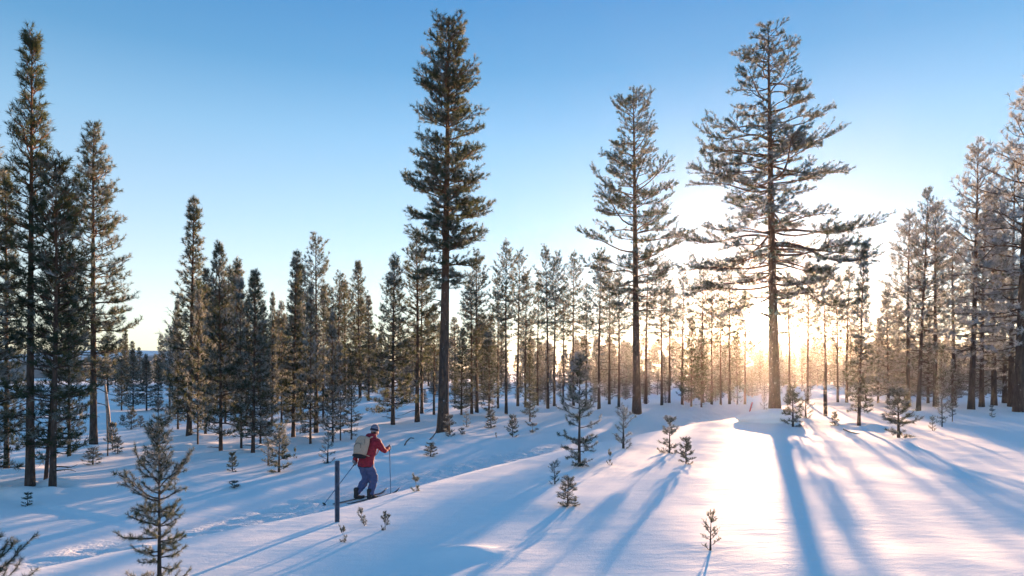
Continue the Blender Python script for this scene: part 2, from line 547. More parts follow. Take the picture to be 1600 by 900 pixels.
def place_tree(pr, name, x, y, z, H, rz, label, cat='pine tree', group=None, frost=.3, rime=0.0, fat=1.0, lean=(0, 0), sx=None):
    e = bpy.data.objects.new(name, None)
    e.empty_display_size = .3
    COL.objects.link(e)
    e.location = (x, y, z)
    e.rotation_euler = (Matrix.Rotation(lean[1], 3, 'Y') @ Matrix.Rotation(lean[0], 3, 'X') @ Matrix.Rotation(rz, 3, 'Z')).to_euler()
    s = H / pr['H']
    e.scale = (s * fat, s * fat, s)
    tag(e, label, cat, group)
    link('trunk', pr['trunk'], e).color = (0, 0, rime, 1)
    for b in pr['branches']:
        link('branch', b, e).color = (0, 0, rime, 1)
    c = link('crown', pr['crown'], e)
    c.color = (frost, 0, 0, 1)
    return e

# ------------------------------------------------------------------ ground
H1 = at(692, 681); H2 = at(995, 650); H3 = at(1211, 655)
_b1 = at(636, 699); _b2 = at(664, 690)
for (p, r_, h_) in ((_b1, .45, .18), (_b2, .5, .12), (H1, .7, .10), (H2, .8, .12), (H3, 1.1, .15)):
    MOUNDS.append((p[0], p[1], r_, h_))

def axis_coords(lo, hi, step, far_lo, far_hi, gr=1.075):
    c = list(np.arange(lo, hi, step))
    s = step; a = c[-1]
    while a < far_hi:
        s *= gr; a += s; c.append(a)
    s = step; a = c[0]; pre = []
    while a > far_lo:
        s *= gr; a -= s; pre.append(a)
    return np.array(pre[::-1] + c)

gx = axis_coords(-12.5, 14.0, .10, -2200, 2200, 1.09)
gy = axis_coords(3.6, 26.0, .09, -900, 2600, 1.07)
XX, YY = np.meshgrid(gx, gy)
ZZ, TR = terrain(XX.ravel(), YY.ravel())
nx, ny = len(gx), len(gy)
ii = np.arange(nx * ny).reshape(ny, nx)
Q = np.stack([ii[:-1, :-1], ii[:-1, 1:], ii[1:, 1:], ii[1:, :-1]], -1).reshape(-1, 4)
gme = make_mesh('snow_ground', np.stack([XX.ravel(), YY.ravel(), ZZ], 1), quads=Q, mats=[SNOW], smooth=True, attrs={'trail': TR})
ground = tag(link('snow_ground', gme), kind='structure')
GROUND_CO = np.stack([XX.ravel(), YY.ravel(), ZZ], 1)

# far fell on the left horizon: rounded snow ridge with wooded lower slopes
def mat_fell():
    m, t, o = newmat('fell_snow')
    geo = node(t, 'ShaderNodeNewGeometry')
    nz = node(t, 'ShaderNodeTexNoise', Scale=.04, Detail=8.0, Roughness=.65)
    t.links.new(geo.outputs['Position'], nz.inputs['Vector'])
    sp = node(t, 'ShaderNodeSeparateXYZ'); t.links.new(geo.outputs['Position'], sp.inputs[0])
    mr_ = node(t, 'ShaderNodeMapRange'); mr_.inputs['From Min'].default_value = 3; mr_.inputs['From Max'].default_value = 20
    mr_.inputs['To Min'].default_value = .28; mr_.inputs['To Max'].default_value = -.15
    t.links.new(sp.outputs['Z'], mr_.inputs['Value'])
    ad = node(t, 'ShaderNodeMath', _operation='ADD'); t.links.new(nz.outputs['Fac'], ad.inputs[0]); t.links.new(mr_.outputs[0], ad.inputs[1])
    cr = ramp(t, [(.48, (.82, .85, .89)), (.62, (.10, .13, .14))])
    t.links.new(ad.outputs[0], cr.inputs['Fac'])
    p = node(t, 'ShaderNodeBsdfPrincipled', Roughness=.8)
    t.links.new(cr.outputs[0], p.inputs['Base Color'])
    t.links.new(p.outputs[0], o.inputs['Surface'])
    return m

def fell():
    n, m = 120, 30
    u = np.linspace(-1, 1, n); v = np.linspace(-1, 1, m)
    U, V = np.meshgrid(u, v)
    X = -330 + U * 330; Y = 560 + V * 130 - U * 80
    ridge = 21.5 * np.exp(-((U + .05) / .62) ** 2) + 8 * np.exp(-((U - .55) / .35) ** 2)
    Z = -3.5 + (ridge + 2 * vnoise(U * 6, V * 4, 31)) * np.exp(-(V / .55) ** 2)
    Z = Z - 4 * (np.maximum(np.abs(U), np.abs(V)) > .985)
    ii = np.arange(n * m).reshape(m, n)
    q = np.stack([ii[:-1, :-1], ii[:-1, 1:], ii[1:, 1:], ii[1:, :-1]], -1).reshape(-1, 4)
    me = make_mesh('hill', np.stack([X.ravel(), Y.ravel(), Z.ravel()], 1), quads=q, mats=[mat_fell()], smooth=True)
    tag(link('hill', me), kind='structure')
fell()

# ------------------------------------------------------------------ hero trees
def prof_px(rows, base, top, scale):
    return [((base - y) / float(base - top), r * scale) for (y, r) in rows]

def height(px, py_base, py_top, p):
    return dz_for(p[1], py_top) + CAM_Z - p[2]

def hero(p, px, base, top, rows, seed, r0, name, label, frost, rz, rime=.02, xtop=None, **kw):
    Ht = height(px, base, top, p)
    sc = p[1] / F_PX
    pr = grow_pine(seed, Ht, r0, prof_px(rows, base, top, sc), split=True, sides=14, jit=(.32, 1.2), ejit=15, **kw)
    return place_tree(pr, name, p[0], p[1], p[2], Ht, rz, label, frost=frost, rime=rime, lean=(0, math.atan2(pxx(xtop, p[1], 0) - p[0], Ht) if xtop else 0))

rows1 = [(31, 10), (45, 21), (70, 27), (100, 34), (150, 44), (200, 50), (250, 53), (300, 64), (350, 70), (385, 66), (420, 48), (450, 22)]
hero(H1, 692, 681, 30, rows1, 11, .235, 'pine_tree', 'tallest dense columnar pine beyond the trail, behind the skier\'s raised pole', .22, 0.4, xtop=703,
     whorl=.40, nb=(5, 7), el=(-4, 30), droop=.06, upturn=.12, sub_den=7.5, sub_len=.5, tuft_sp=.115, k=14, ln=.105, wd=.0145, axl=.11, dead=7, dead_rng=(.22, .38), dead_len=1.1, wob=.0015, s0=.22)
rows2 = [(141, 8), (165, 22), (220, 44), (270, 55), (320, 66), (350, 76), (390, 74), (430, 68), (470, 50), (500, 28)]
hero(H2, 995, 650, 140, rows2, 12, .235, 'pine_tree', 'tall open pine with straight grey trunk beside the trail bend', .30, 2.0, xtop=990,
     whorl=.50, nb=(4, 5), el=(-8, 36), droop=.08, upturn=.18, sub_den=4.4, sub_len=.46, tuft_sp=.095, k=14, ln=.105, wd=.015, axl=.11, dead=16, dead_rng=(.18, .42), dead_len=2.0, wob=.0015, s0=.42, gap=.04)
rows3 = [(38, 8), (50, 20), (70, 33), (100, 47), (130, 60), (170, 74), (200, 86), (240, 100), (290, 112), (330, 112), (365, 128), (420, 118), (460, 86), (490, 45)]
hero(H3, 1211, 655, 37, rows3, 23, .225, 'pine_tree', 'broad spreading pine whose trunk stands behind the snow mound', .40, 0.0, .05, xtop=1199,
     whorl=.44, nb=(4, 6), el=(-16, 22), droop=.07, upturn=.10, sub_den=4.9, sub_len=.45, tuft_sp=.085, k=14, ln=.090, wd=.0125, axl=.09, dead=18, dead_rng=(.2, .44), dead_len=2.6, wob=.0015, s0=.45, gap=.12,
     big=((.475, .15, 4.3, .05), (.44, .05, 3.4, -.12), (.70, .1, 2.9, .12), (.46, 3.1, 3.5, .0), (.58, 3.3, 2.9, .05)))

# ------------------------------------------------------------------ tree kinds shared by the rest
LIB = {}
LIB['spire'] = [grow_pine(100 + i, 11.0, .13, [(.10, .95), (.2, 1.15), (.35, 1.05), (.55, .75), (.75, .48), (.9, .30), (1, .06)], whorl=.36, nb=(4, 6), el=(-8, 45), droop=.12, upturn=.2,
                sub_den=6, tuft_sp=.19, k=11, ln=.14, wd=.018, dead=8, dead_rng=(.03, .16), dead_len=.8, s0=.22, wob=.006) for i in range(2)]
LIB['conic'] = [grow_pine(110 + i, 8.0, .10, [(.10, 1.05), (.2, 1.35), (.35, 1.2), (.6, .8), (.85, .38), (1, .05)], whorl=.38, nb=(4, 6), el=(-2, 42), droop=.08, upturn=.2,
                sub_den=6, tuft_sp=.18, k=11, ln=.13, wd=.017, dead=6, dead_rng=(.03, .14), dead_len=.8, s0=.2, wob=.006) for i in range(3)]
LIB['tall'] = [grow_pine(120 + i, 11.0, .13, [(.30, .5), (.42, 1.15), (.6, 1.2), (.8, .85), (.93, .45), (1, .10)], whorl=.50, nb=(3, 5), el=(-6, 45), droop=.12, upturn=.3,
               sub_den=5.0, tuft_sp=.19, k=11, ln=.145, wd=.019, dead=16, dead_rng=(.06, .36), dead_len=1.1, s0=.3, wob=.007, gap=.05) for i in range(4)]
LIB['high'] = [grow_pine(125 + i, 11.0, .12, [(.46, .45), (.55, 1.1), (.68, 1.15), (.82, .85), (.93, .5), (1, .12)], whorl=.46, nb=(4, 5), el=(-8, 42), droop=.1, upturn=.22,
               sub_den=5.2, tuft_sp=.17, k=11, ln=.135, wd=.018, dead=20, dead_rng=(.10, .46), dead_len=1.2, s0=.3, wob=.008, gap=.04, jit=(.4, 1.2), ejit=14) for i in range(4)]
LIB['frosty'] = [grow_pine(130 + i, 12.0, .17, [(.20, 1.0), (.32, 1.9), (.5, 2.0), (.7, 1.5), (.88, .8), (1, .15)], whorl=.55, nb=(4, 5), el=(-8, 40), droop=.14, upturn=.26,
                 sub_den=3.5, tuft_sp=.19, k=11, ln=.145, wd=.019, dead=12, dead_rng=(.05, .25), dead_len=1.4, s0=.25, wob=.008, gap=.04) for i in range(3)]
LIB['thin'] = [grow_pine(140 + i, 7.0, .065, [(.08, .5), (.25, .8), (.5, .7), (.8, .38), (1, .05)], whorl=.36, nb=(3, 5), el=(0, 45), droop=.1, upturn=.2,
               sub_den=5, tuft_sp=.18, k=10, ln=.125, wd=.016, dead=6, dead_rng=(.03, .2), dead_len=.6, s0=.2, wob=.01) for i in range(2)]
# young pines in the snow: bottle-brush shoots
def young(seed, H, rad, nwh, nb, el, **kw):
    a = dict(whorl=H / nwh, nb=nb, el=el, droop=.05, upturn=.16, sub_den=9 / H, sub_len=.36, tuft_sp=.03 * H, k=13, ln=.06 * H, wd=.0095 * H, axl=.045 * H,
             s0=.3, wob=.01, brush_main=True, lift=.25, sides=6, tw=.004)
    a.update(kw)
    return grow_pine(seed, H, .024 * H ** .7, [(.06, rad * .8), (.2, rad), (.5, rad * .75), (.8, rad * .42), (1, rad * .16)], **a)
LIB['sap'] = [young(150 + i, 1.0, .26 + .05 * (i % 3), 5 + i % 3, (3, 5), (8, 46)) for i in range(5)]
LIB['stick'] = [young(160 + i, 1.0, .27, 4, (2, 4), (28, 52), sub_den=3, k=11, ln=.05, wd=.008, gap=.1) for i in range(3)]
LIB['stub'] = [young(170 + i, 1.0, .45, 2.2, (2, 3), (35, 60), sub_den=5, k=14, ln=.15, wd=.022, axl=.1, tuft_sp=.06) for i in range(3)]

_rs = random.Random(7)
def put(kind, px, base, top, label, group=None, frost=.3, fat=1.0, var=None, name='pine_tree', cat='pine tree', xtop=None, rime=0.0, rz=None):
    p = at(px, base)
    Ht = height(px, base, top, p)
    pr = LIB[kind][_rs.randrange(len(LIB[kind])) if var is None else var]
    lean = (0, 0)
    if xtop is not None:
        dx = pxx(xtop, p[1], p[2] + Ht) - p[0]
        lean = (0, math.atan2(dx, Ht))
    q = place_tree(pr, name, p[0], p[1], p[2] - .02, Ht, 0, label, cat, group, frost, rime, fat)
    rz = _rs.uniform(0, 6.28) if rz is None else rz
    q.rotation_euler = (Matrix.Rotation(lean[1], 3, 'Y') @ Matrix.Rotation(rz, 3, 'Z')).to_euler()
    PLACED.append((p[0], p[1])); WELLS.append((p[0], p[1], Ht))
    return q
WELLS = [(H1[0], H1[1], 16), (H2[0], H2[1], 16), (H3[0], H3[1], 16)]
PLACED = [(H1[0], H1[1]), (H2[0], H2[1]), (H3[0], H3[1])]

# left foreground stand
pe = at(-34, 772)
pl = grow_pine(31, 10.2, .12, [(.06, 1.0), (.2, 1.2), (.4, 1.1), (.6, .85), (.8, .5), (1, .10)], whorl=.38, nb=(5, 6), el=(-14, 42), droop=.12, upturn=.24,
               sub_den=6.5, tuft_sp=.13, k=14, ln=.105, wd=.012, s0=.2, wob=.004)
place_tree(pl, 'pine_tree', pe[0], pe[1], pe[2], height(-34, 772, 150, pe), 1.0, 'bushy frosted pine with low sweeping boughs at the edge of the trail clearing', frost=.42)
ps = at(47, 766)
pl = grow_pine(32, 11, .105, [(.34, .3), (.45, .6), (.6, .66), (.72, .58), (.80, .36), (.9, .26), (1, .10)], whorl=.40, nb=(5, 6), el=(0, 55), droop=.06, upturn=.2,
               sub_den=7, tuft_sp=.13, k=14, ln=.11, wd=.012, s0=.15, wob=.004, dead=10, dead_rng=(.1, .3), dead_len=.8)
place_tree(pl, 'pine_tree', ps[0], ps[1], ps[2], height(47, 766, 65, ps), 1.0, 'tall narrow spire pine rising from the dark stand by the trail', frost=.12)
LIB['left'] = [grow_pine(33 + i, 8, .072, [(.12, .6), (.3, .85), (.6, .75), (.85, .5), (1, .14)], whorl=.36, nb=(4, 5), el=(-4, 55), droop=.08, upturn=.2,
               sub_den=6, tuft_sp=.14, k=13, ln=.115, wd=.013, s0=.2, wob=.006, dead=6, dead_rng=(.05, .2), dead_len=.6) for i in range(2)]
put('left', 82, 767, 252, 'dark pine with twin-looking tops close beside the spire pine', frost=.2, var=0, xtop=92, fat=1.1)
put('left', 71, 757, 300, 'very thin young pine pressed between the spire pine and its dark neighbour', frost=.2, var=1, fat=.7, xtop=104)
p4 = at(146, 696)
pl = grow_pine(35, 12.5, .14, [(.22, .9), (.34, 1.5), (.46, 1.45), (.6, 1.15), (.78, .8), (.92, .42), (1, .12)], whorl=.42, nb=(4, 6), el=(-8, 40), droop=.10, upturn=.24,
               sub_den=6.2, tuft_sp=.15, k=13, ln=.125, wd=.015, s0=.22, wob=.004, dead=12, dead_rng=(.1, .25), dead_len=1.2)
place_tree(pl, 'pine_tree', p4[0], p4[1], p4[2], height(146, 696, 198, p4), .3, 'tall pine with layered side boughs next to the leaning broken birch', frost=.34)
put('spire', 10, 735, 260, 'slim dark pine filling the gap behind the bushy frosted pine', frost=.3, fat=.7)
put('conic', 108, 715, 420, 'half-hidden pine standing between the spire pine and the layered pine', frost=.35, fat=.7)

# pines round the far end of the shaded clearing
for (px, b, t_, kd, lb) in ((208, 643, 545, 'conic', 'dark cone-shaped pine closing the far end of the shaded clearing'), (229, 641, 553, 'conic', 'golden-flanked short pine at the far end of the shaded clearing'),
                            (190, 641, 562, 'conic', 'low dark pine at the far end of the clearing, nearest the layered pine'), (247, 642, 557, 'spire', 'narrow dark pine at the far end of the clearing, between two cone-shaped pines'),
                            (265, 650, 512, 'tall', 'taller sunlit pine at the corner of the shaded stand and the far clearing')):
    put(kd, px, b, t_, lb, frost=.36, fat=1.05)

# shaded stand beyond the trail
G1 = 'pines of the shaded stand beyond the trail'
L1 = 'slim frosted pine in the shaded stand beyond the trail, beside its taller neighbours'
put('spire', 295, 684, 308, 'tallest spire-topped pine of the shaded stand beyond the trail', frost=.36, fat=.95, xtop=306)
put('conic', 345, 709, 383, 'dark pointed pine standing foremost in the shaded stand beyond the trail', frost=.34, fat=.72, var=0)
put('conic', 395, 710, 428, 'full-bodied dark pine just behind the small saplings at the stand\'s edge', frost=.33, fat=.85, var=1, xtop=401)
put('spire', 458, 686, 391, 'close-grown pointed pine beside the golden-tipped high pine of the shaded stand', frost=.34, fat=.9, xtop=463)
put('tall', 494, 678, 367, 'high pine with golden tip topping the shaded stand', frost=.38, fat=.95, var=1)
for (px, b, t_, kd, fa) in ((309, 697, 450, 'thin', .8), (321, 681, 445, 'spire', .9), (377, 701, 430, 'thin', .9), (407, 696, 505, 'conic', .9), (278, 672, 470, 'conic', .8),
                            (425, 668, 456, 'spire', .8), (485, 696, 440, 'conic', .75), (520, 694, 487, 'conic', .8), (532, 689, 535, 'thin', 1.0), (440, 664, 470, 'conic', .9), (352, 664, 470, 'conic', .9), (505, 662, 450, 'conic', .9), (385, 660, 470, 'tall', .9), (470, 655, 480, 'conic', 1.0), (330, 650, 500, 'conic', 1.0)):
    put(kd, px, b, t_, L1, G1, frost=.44, fat=fa * .76)
put('thin', 549, 687, 568, 'short pine with sunlit golden tip near the skier', frost=.35, fat=1.1)
# centre
put('conic', 614, 665, 398, 'full conical blue-green pine between the shaded stand and the tallest pine', frost=.34, fat=.98, var=2)
put('tall', 652, 660, 372, 'stout dark-trunked pine close behind the tallest pine', frost=.25, fat=1.15, var=2)
G2 = 'pines of the middle stand behind the tallest pine'
L2 = 'straight slender pine of the middle stand, behind the tallest pine'
for (px, b, t_, kd, fa) in ((659, 648, 420, 'tall', 1.0), (721, 652, 515, 'conic', 1.0), (737, 650, 440, 'tall', 1.0), (745, 645, 395, 'tall', .95), (764, 653, 516, 'thin', 1.3),
                            (678, 650, 480, 'tall', 1.0)):
    put(kd, px, b, t_, L2, G2, frost=.33, fat=fa)
G3 = 'thin tall pines in a row beside the trail'
L3 = 'thin tall bare-legged pine of the row between the tallest pine and the trail bend'
for (px, b, t_, kd) in ((791, 648, 383, 'high'), (809, 636, 395, 'high'), (821, 638, 430, 'high'), (856, 639, 389, 'high'), (866, 636, 400, 'high'), (896, 636, 400, 'high'), (840, 634, 440, 'high'), (778, 640, 430, 'high'),
                        (880, 634, 450, 'high'), (916, 640, 450, 'high')):
    put(kd, px, b, t_, L3, G3, frost=.36, fat=.85)
put('conic', 828, 659, 553, 'small dark pine standing alone in the snow near the thin tall pines', frost=.28, fat=.8)
G4 = 'golden backlit pines around the trail bend'
L4 = 'golden backlit pine among the thin trunks behind the trail bend'
for (px, b, t_, kd) in ((936, 640, 395, 'high'), (967, 638, 430, 'high'), (952, 633, 420, 'high'), (1009, 633, 400, 'high'), (1034, 635, 420, 'high'), (1046, 633, 440, 'high'),
                        (1112, 634, 440, 'high'), (1126, 634, 470, 'high'), (1098, 632, 420, 'high'), (1066, 633, 430, 'high'), (1140, 632, 425, 'high'), (1164, 632, 455, 'high')):
    put(kd, px, b, t_, L4, G4, frost=.42, fat=.95)
put('conic', 1080, 637, 500, 'dense reddish-dark young pine at the trail bend, farther from the low sun', frost=.25, fat=.9)
put('conic', 1096, 637, 512, 'dense dark young pine with its top against the low sun, at the trail bend', frost=.25, fat=.9)
put('thin', 1152, 634, 520, 'single thin dark pine nearest the low sun beside the trail end', frost=.3, fat=.9)
G9 = 'sun-gilded pines between the broad pine and the tapering pine'
L9 = 'high-crowned sun-gilded pine between the broad pine and the tapering pine'
for (px, b, t_) in ((1234, 631, 425), (1262, 631, 415), (1290, 632, 430), (1309, 632, 440), (1323, 631, 420)):
    put('high', px, b, t_, L9, G9, frost=.45, fat=.95)
# right
put('spire', 1342, 666, 382, 'slim tapering pine with crooked foot, alone between the mound and the frosted stand', frost=.40, fat=.80, xtop=1349)
G5 = 'frosted pines of the bright stand'
put('frosty', 1591, 646, 128, 'huge frost-laden pine with thick black trunk in the frosted stand', frost=.74, fat=1.0, var=0, xtop=1606)
put('frosty', 1517, 642, 226, 'frost-laden pine with leaning dark trunk in the frosted stand', frost=.74, fat=.85, var=1, xtop=1533)
put('frosty', 1435, 644, 300, 'stout frosted pine at the front of the frosted stand', frost=.50, fat=.72, var=2, xtop=1447)
L5 = 'frosted pale pine standing deeper inside the frosted stand'
for (px, b, t_, kd, fa) in ((1419, 636, 334, 'tall', 1.0), (1462, 638, 320, 'tall', 1.1), (1388, 634, 455, 'conic', 1.0), (1534, 638, 330, 'frosty', .9), (1553, 636, 300, 'tall', 1.1), (1580, 637, 260, 'frosty', .9),
                            (1490, 634, 360, 'tall', 1.1), (1404, 631, 470, 'conic', 1.0), (1450, 632, 480, 'conic', 1.1), (1372, 632, 500, 'conic', 1.0), (1570, 632, 380, 'conic', 1.2)):
    put(kd, px, b, t_, L5, G5, frost=.64, fat=fa)
put('thin', 1472, 667, 540, 'slender grey-stemmed young pine in front of the frosted stand', frost=.5, fat=.7)
put('thin', 1488, 659, 560, 'second slender young pine with bent foot before the frosted stand', frost=.5, fat=.7)

# the wood behind, tree by tree
G6 = 'pines of the wood far behind'
L6 = 'distant pine deep in the wood behind the clearing'
KX = sd[0] / sd[1]
def far_pine(pr, kd, px, x, y, z, Ht, fr):
    look = {'tall': 'bare-legged', 'conic': 'cone-shaped', 'spire': 'narrow pointed', 'thin': 'small thin'}[kd]
    if px < 300: where = 'beyond the far shaded clearing'
    elif px < 700: where = 'in the wood behind the shaded stand'
    elif px < 930: where = 'in the wood behind the row of thin tall pines'
    elif px < 1085: where = 'in the wood behind the trail bend'
    elif px < 1335: where = 'in the glowing wood under the low sun'
    else: where = 'in the wood behind the frosted stand'
    e = place_tree(pr, 'pine_tree', x, y, z, Ht, rf.uniform(0, 6.28), 'distant ' + look + ' pine ' + where, group=look + ' pines ' + where, frost=fr, fat=rf.uniform(.85, 1.25),
                   lean=(rf.gauss(0, .018), rf.gauss(0, .018)))
    PLACED.append((x, y))
rf = random.Random(99)
cnt = 0
tries = 0
while cnt < 155 and tries < 4000:
    tries += 1
    px = rf.uniform(150, 1660)
    y = 46 + 80 * rf.random() ** 1.4
    if px < 300: y = rf.uniform(52, 140)
    x = (px - 800) / F_PX * y
    u = x - KX * y
    Ht = rf.uniform(6.5, 11.5)
    if px < 290: Ht = rf.uniform(5, 8.0)
    if -2.8 < u < 4.8:
        Ht = min(Ht, .078 * (y - 14) * rf.uniform(.6, 1))
        if y < 62: continue
    elif -30 < u < 7:
        Ht = min(Ht, .078 * (y - 18) * rf.uniform(.55, 1.05))
    elif u >= 7:
        Ht = min(Ht, .078 * (y - 18) * rf.uniform(.7, 1.3) + 1.2)
    s_, _ = crest_sd(np.array([x]), np.array([y]))
    if 1.2 < s_[0] < 6.2 and y < 75: continue
    if min((x - a) ** 2 + (y - b) ** 2 for a, b in PLACED) < 2.2: continue
    z = gz(x, y)
    kd = rf.choice(['tall', 'conic', 'conic', 'conic', 'spire'] if Ht > 6 else ['conic', 'thin'])
    pr = rf.choice(LIB[kd])
    fr = .5 if px > 1330 else (.42 if px > 900 else .34)
    far_pine(pr, kd, px, x, y, z, Ht, fr)
    cnt += 1
# low sunlit wood right under the sun
cnt = 0
while cnt < 45:
    px = rf.uniform(1085, 1330); y = rf.uniform(82, 150)
    x = (px - 800) / F_PX * y
    if min((x - a) ** 2 + (y - b) ** 2 for a, b in PLACED) < 1.2: cnt += .1; continue
    Ht = .078 * (y - 14) * rf.uniform(.55, 1.0)
    kd = rf.choice(['conic', 'conic', 'tall', 'spire'])
    far_pine(rf.choice(LIB[kd]), kd, px, x, y, gz(x, y), Ht, .5)
    cnt += 1

# low frosted young growth along the wood's edge
G7 = 'low frosted young pines along the edge of the wood'
L7 = 'low frosted young pine filling the gaps between trunks at the wood\'s edge'
cnt = 0; tries = 0
while cnt < 115 and tries < 3000:
    tries += 1
    px = rf.uniform(560, 1640); y = rf.uniform(41, 78)
    x = (px - 800) / F_PX * y
    u = x - KX * y
    Ht = rf.uniform(1.2, 3.8)
    if -30 < u < 6: Ht = min(Ht, .078 * (y - 20) * rf.uniform(.5, .95))
    s_, _ = crest_sd(np.array([x]), np.array([y]))
    if .6 < s_[0] < 6.6 and y < 80: continue
    if min((x - a) ** 2 + (y - b) ** 2 for a, b in PLACED) < .5: continue
    if Ht < .5: continue
    place_tree(rf.choice(LIB['conic']), 'young_pine', x, y, gz(x, y) - Ht * .06, Ht, rf.uniform(0, 6.28), L7, 'young pine', G7, frost=.52, fat=rf.uniform(1.2, 1.7))
    PLACED.append((x, y)); cnt += 1

# the far wood that closes the view, one mass
def far_wood():
    protos = []
    for i in range(4):
        pr = grow_pine(400 + i, 8.0, .10, [(.08, .9), (.25, 1.35), (.5, 1.1), (.8, .55), (1, .08)], whorl=.75, nb=(4, 5), el=(-6, 40), sub_den=1.7, sub_len=.5, tuft_sp=.5, k=4, ln=.34, wd=.10, axl=.3, s0=.25, sides=4, tw=0, limb_n=3)
        out = []
        for key in ('trunk', 'crown'):
            me = pr[key]; n = len(me.vertices); co = np.zeros(n * 3, np.float32); me.vertices.foreach_get('co', co)
            li = np.zeros(len(me.loops), np.int32); me.loops.foreach_get('vertex_index', li)
            out.append((co.reshape(-1, 3), li.reshape(-1, 4 if key == 'trunk' else 3)))
            bpy.data.meshes.remove(me)
        protos.append(out)
    VT, QT, VC, TC, TU = [], [], [], [], []
    nt_ = nc = 0
    for i in range(330):
        px = rf.uniform(120, 1720); y = rf.uniform(100, 205)
        x = (px - 800) / F_PX * y
        Ht = .078 * (y - 20) * rf.uniform(.55, .95)
        if px < 330: Ht *= .62
        a = rf.uniform(0, 6.28); ca, sa = math.cos(a), math.sin(a); sc = Ht / 8.0; f = sc * rf.uniform(.9, 1.3)
        M = np.array([[ca * f, sa * f, 0], [-sa * f, ca * f, 0], [0, 0, sc]], np.float32); off = np.array([x, y, gz(x, y)], np.float32)
        (tv, tq), (cv, ct) = protos[i % 4]
        VT.append(tv @ M + off); QT.append(tq + nt_); nt_ += len(tv)
        VC.append(cv @ M + off); TC.append(ct + nc); nc += len(cv); TU.append(np.repeat(np.random.default_rng(i).uniform(0, 1, len(cv) // 3), 3))
    root = tag(bpy.data.objects.new('distant_wood', None), kind='stuff'); COL.objects.link(root)
    a = link('trunk', make_mesh('trunk', np.concatenate(VT), quads=np.concatenate(QT), mats=[BARK]), root); a.color = (0, 0, 0, 1); a['kind'] = 'stuff'
    b = link('crown', make_mesh('crown', np.concatenate(VC), tris=np.concatenate(TC), mats=[NEEDLE], attrs={'tuft': np.concatenate(TU)}), root); b.color = (.5, 0, 0, 1); b['kind'] = 'stuff'
far_wood()

# ------------------------------------------------------------------ saplings in the snow
def sap(px, base, top, label, kind='sap', frost=.42, fat=1.0, group=None, var=None, xtop=None, rz=None):
    return put(kind, px, base, top, label, group, frost, fat, var, 'pine_sapling', 'sapling', xtop, 0.0, rz)

P1 = at(248, 899); P1 = (pxx(249, P1[1] - .42, 0), P1[1] - .42, gz(pxx(249, P1[1] - .42, 0), P1[1] - .42))
h1 = dz_for(P1[1], 659) + CAM_Z - P1[2]
pr = grow_pine(301, h1, .021, [(.08, .25), (.25, .31), (.45, .33), (.58, .27), (.63, .06), (.8, .055), (1, .03)], whorl=.17, nb=(5, 6), el=(-4, 30), droop=.04, upturn=.16,
               sub_den=15, sub_len=.38, tuft_sp=.021, k=18, ln=.042, wd=.0042, axl=.026, s0=.28, wob=.006, brush_main=True, lift=.2, sides=8, tw=.003, topcut=.97,
               big=((.60, .15, .40, .70), (.62, 2.9, .38, .72), (.54, 3.3, .42, .42), (.62, 5.3, .3, .9), (.56, .3, .36, .8)))
place_tree(pr, 'pine_sapling', P1[0], P1[1], P1[2], h1, 0.0, 'large foreground pine sapling with long bare leader and thick brushy twigs', 'sapling', frost=.40, fat=.84)
P2 = at(905, 729)
h2 = dz_for(P2[1], 560) + CAM_Z - P2[2]
pr = grow_pine(302, h2, .034, [(.06, .30), (.18, .42), (.4, .48), (.6, .42), (.8, .28), (1, .06)], whorl=.20, nb=(4, 6), el=(-8, 40), droop=.05, upturn=.15,
               sub_den=9, sub_len=.48, tuft_sp=.036, k=16, ln=.06, wd=.0085, axl=.04, s0=.25, wob=.006, brush_main=True, lift=.2, sides=8, tw=.004, gap=.04)
place_tree(pr, 'pine_sapling', P2[0], P2[1], P2[2], h2, .6, 'man-high frosted young pine standing alone on the near snowbank', 'sapling', frost=.46, fat=.88)

# pine bough reaching in at the very edge of the near bank
pb = (-3.95, 4.75)
zb = gz(*pb)
pr = grow_pine(303, 1.15, .02, [(.08, .42), (.3, .46), (.6, .34), (.8, .2), (1, .05)], whorl=.16, nb=(5, 6), el=(8, 45), droop=.02, upturn=.2,
               sub_den=10, sub_len=.36, tuft_sp=.018, k=20, ln=.046, wd=.0038, axl=.026, s0=.3, wob=.004, brush_main=True, lift=.2, sides=8, tw=.003, big=((.40, .3, .62, .35), (.28, .1, .68, .2), (.5, .2, .5, .5)))
place_tree(pr, 'pine_sapling', pb[0] - .03, pb[1], zb, 1.0, 0.0, 'foreground pine sapling showing only its bough tips over the trail\'s near bank', 'sapling', frost=.3)

sap(887, 791, 743, 'squat thick sapling on a thin stem below the man-high young pine', frost=.5, fat=1.25, var=1)
sap(867, 757, 722, 'upright sapling with few raised twigs just behind the squat sapling', 'stick', frost=.5, fat=1.3)
sap(953, 727, 706, 'tiny twig-like sapling alone between the young pine and the slim pale sapling', 'stub', frost=.4, fat=.6)
sap(974, 701, 641, 'slim pale sapling with bare upper stem near the trail\'s near edge', 'stick', frost=.6, fat=1.2, var=1)
sap(1046, 708, 654, 'small spreading sapling with snow-grey twigs, behind its smaller neighbour', frost=.4, fat=1.15, var=0)
sap(1072, 725, 685, 'small sapling leaning over a low side twig, before the spreading sapling', frost=.25, fat=1.0, var=2)
sap(1110, 861, 802, 'sparse candelabra-like sapling alone on the sunlit snow', 'stick', frost=.3, fat=1.1, var=2)
sap(536, 848, 823, 'stubby needle tuft poking from the bank nearest the marker post', 'stub', frost=.35, fat=.7, var=0)
sap(570, 822, 793, 'leaning stub of sapling on the bank below the skier\'s boots', 'stub', frost=.45, fat=.7, var=1, xtop=563)
sap(602, 828, 803, 'three-pronged sapling stub on the bank beside the leaning stub', 'stub', frost=.45, fat=.9, var=2)
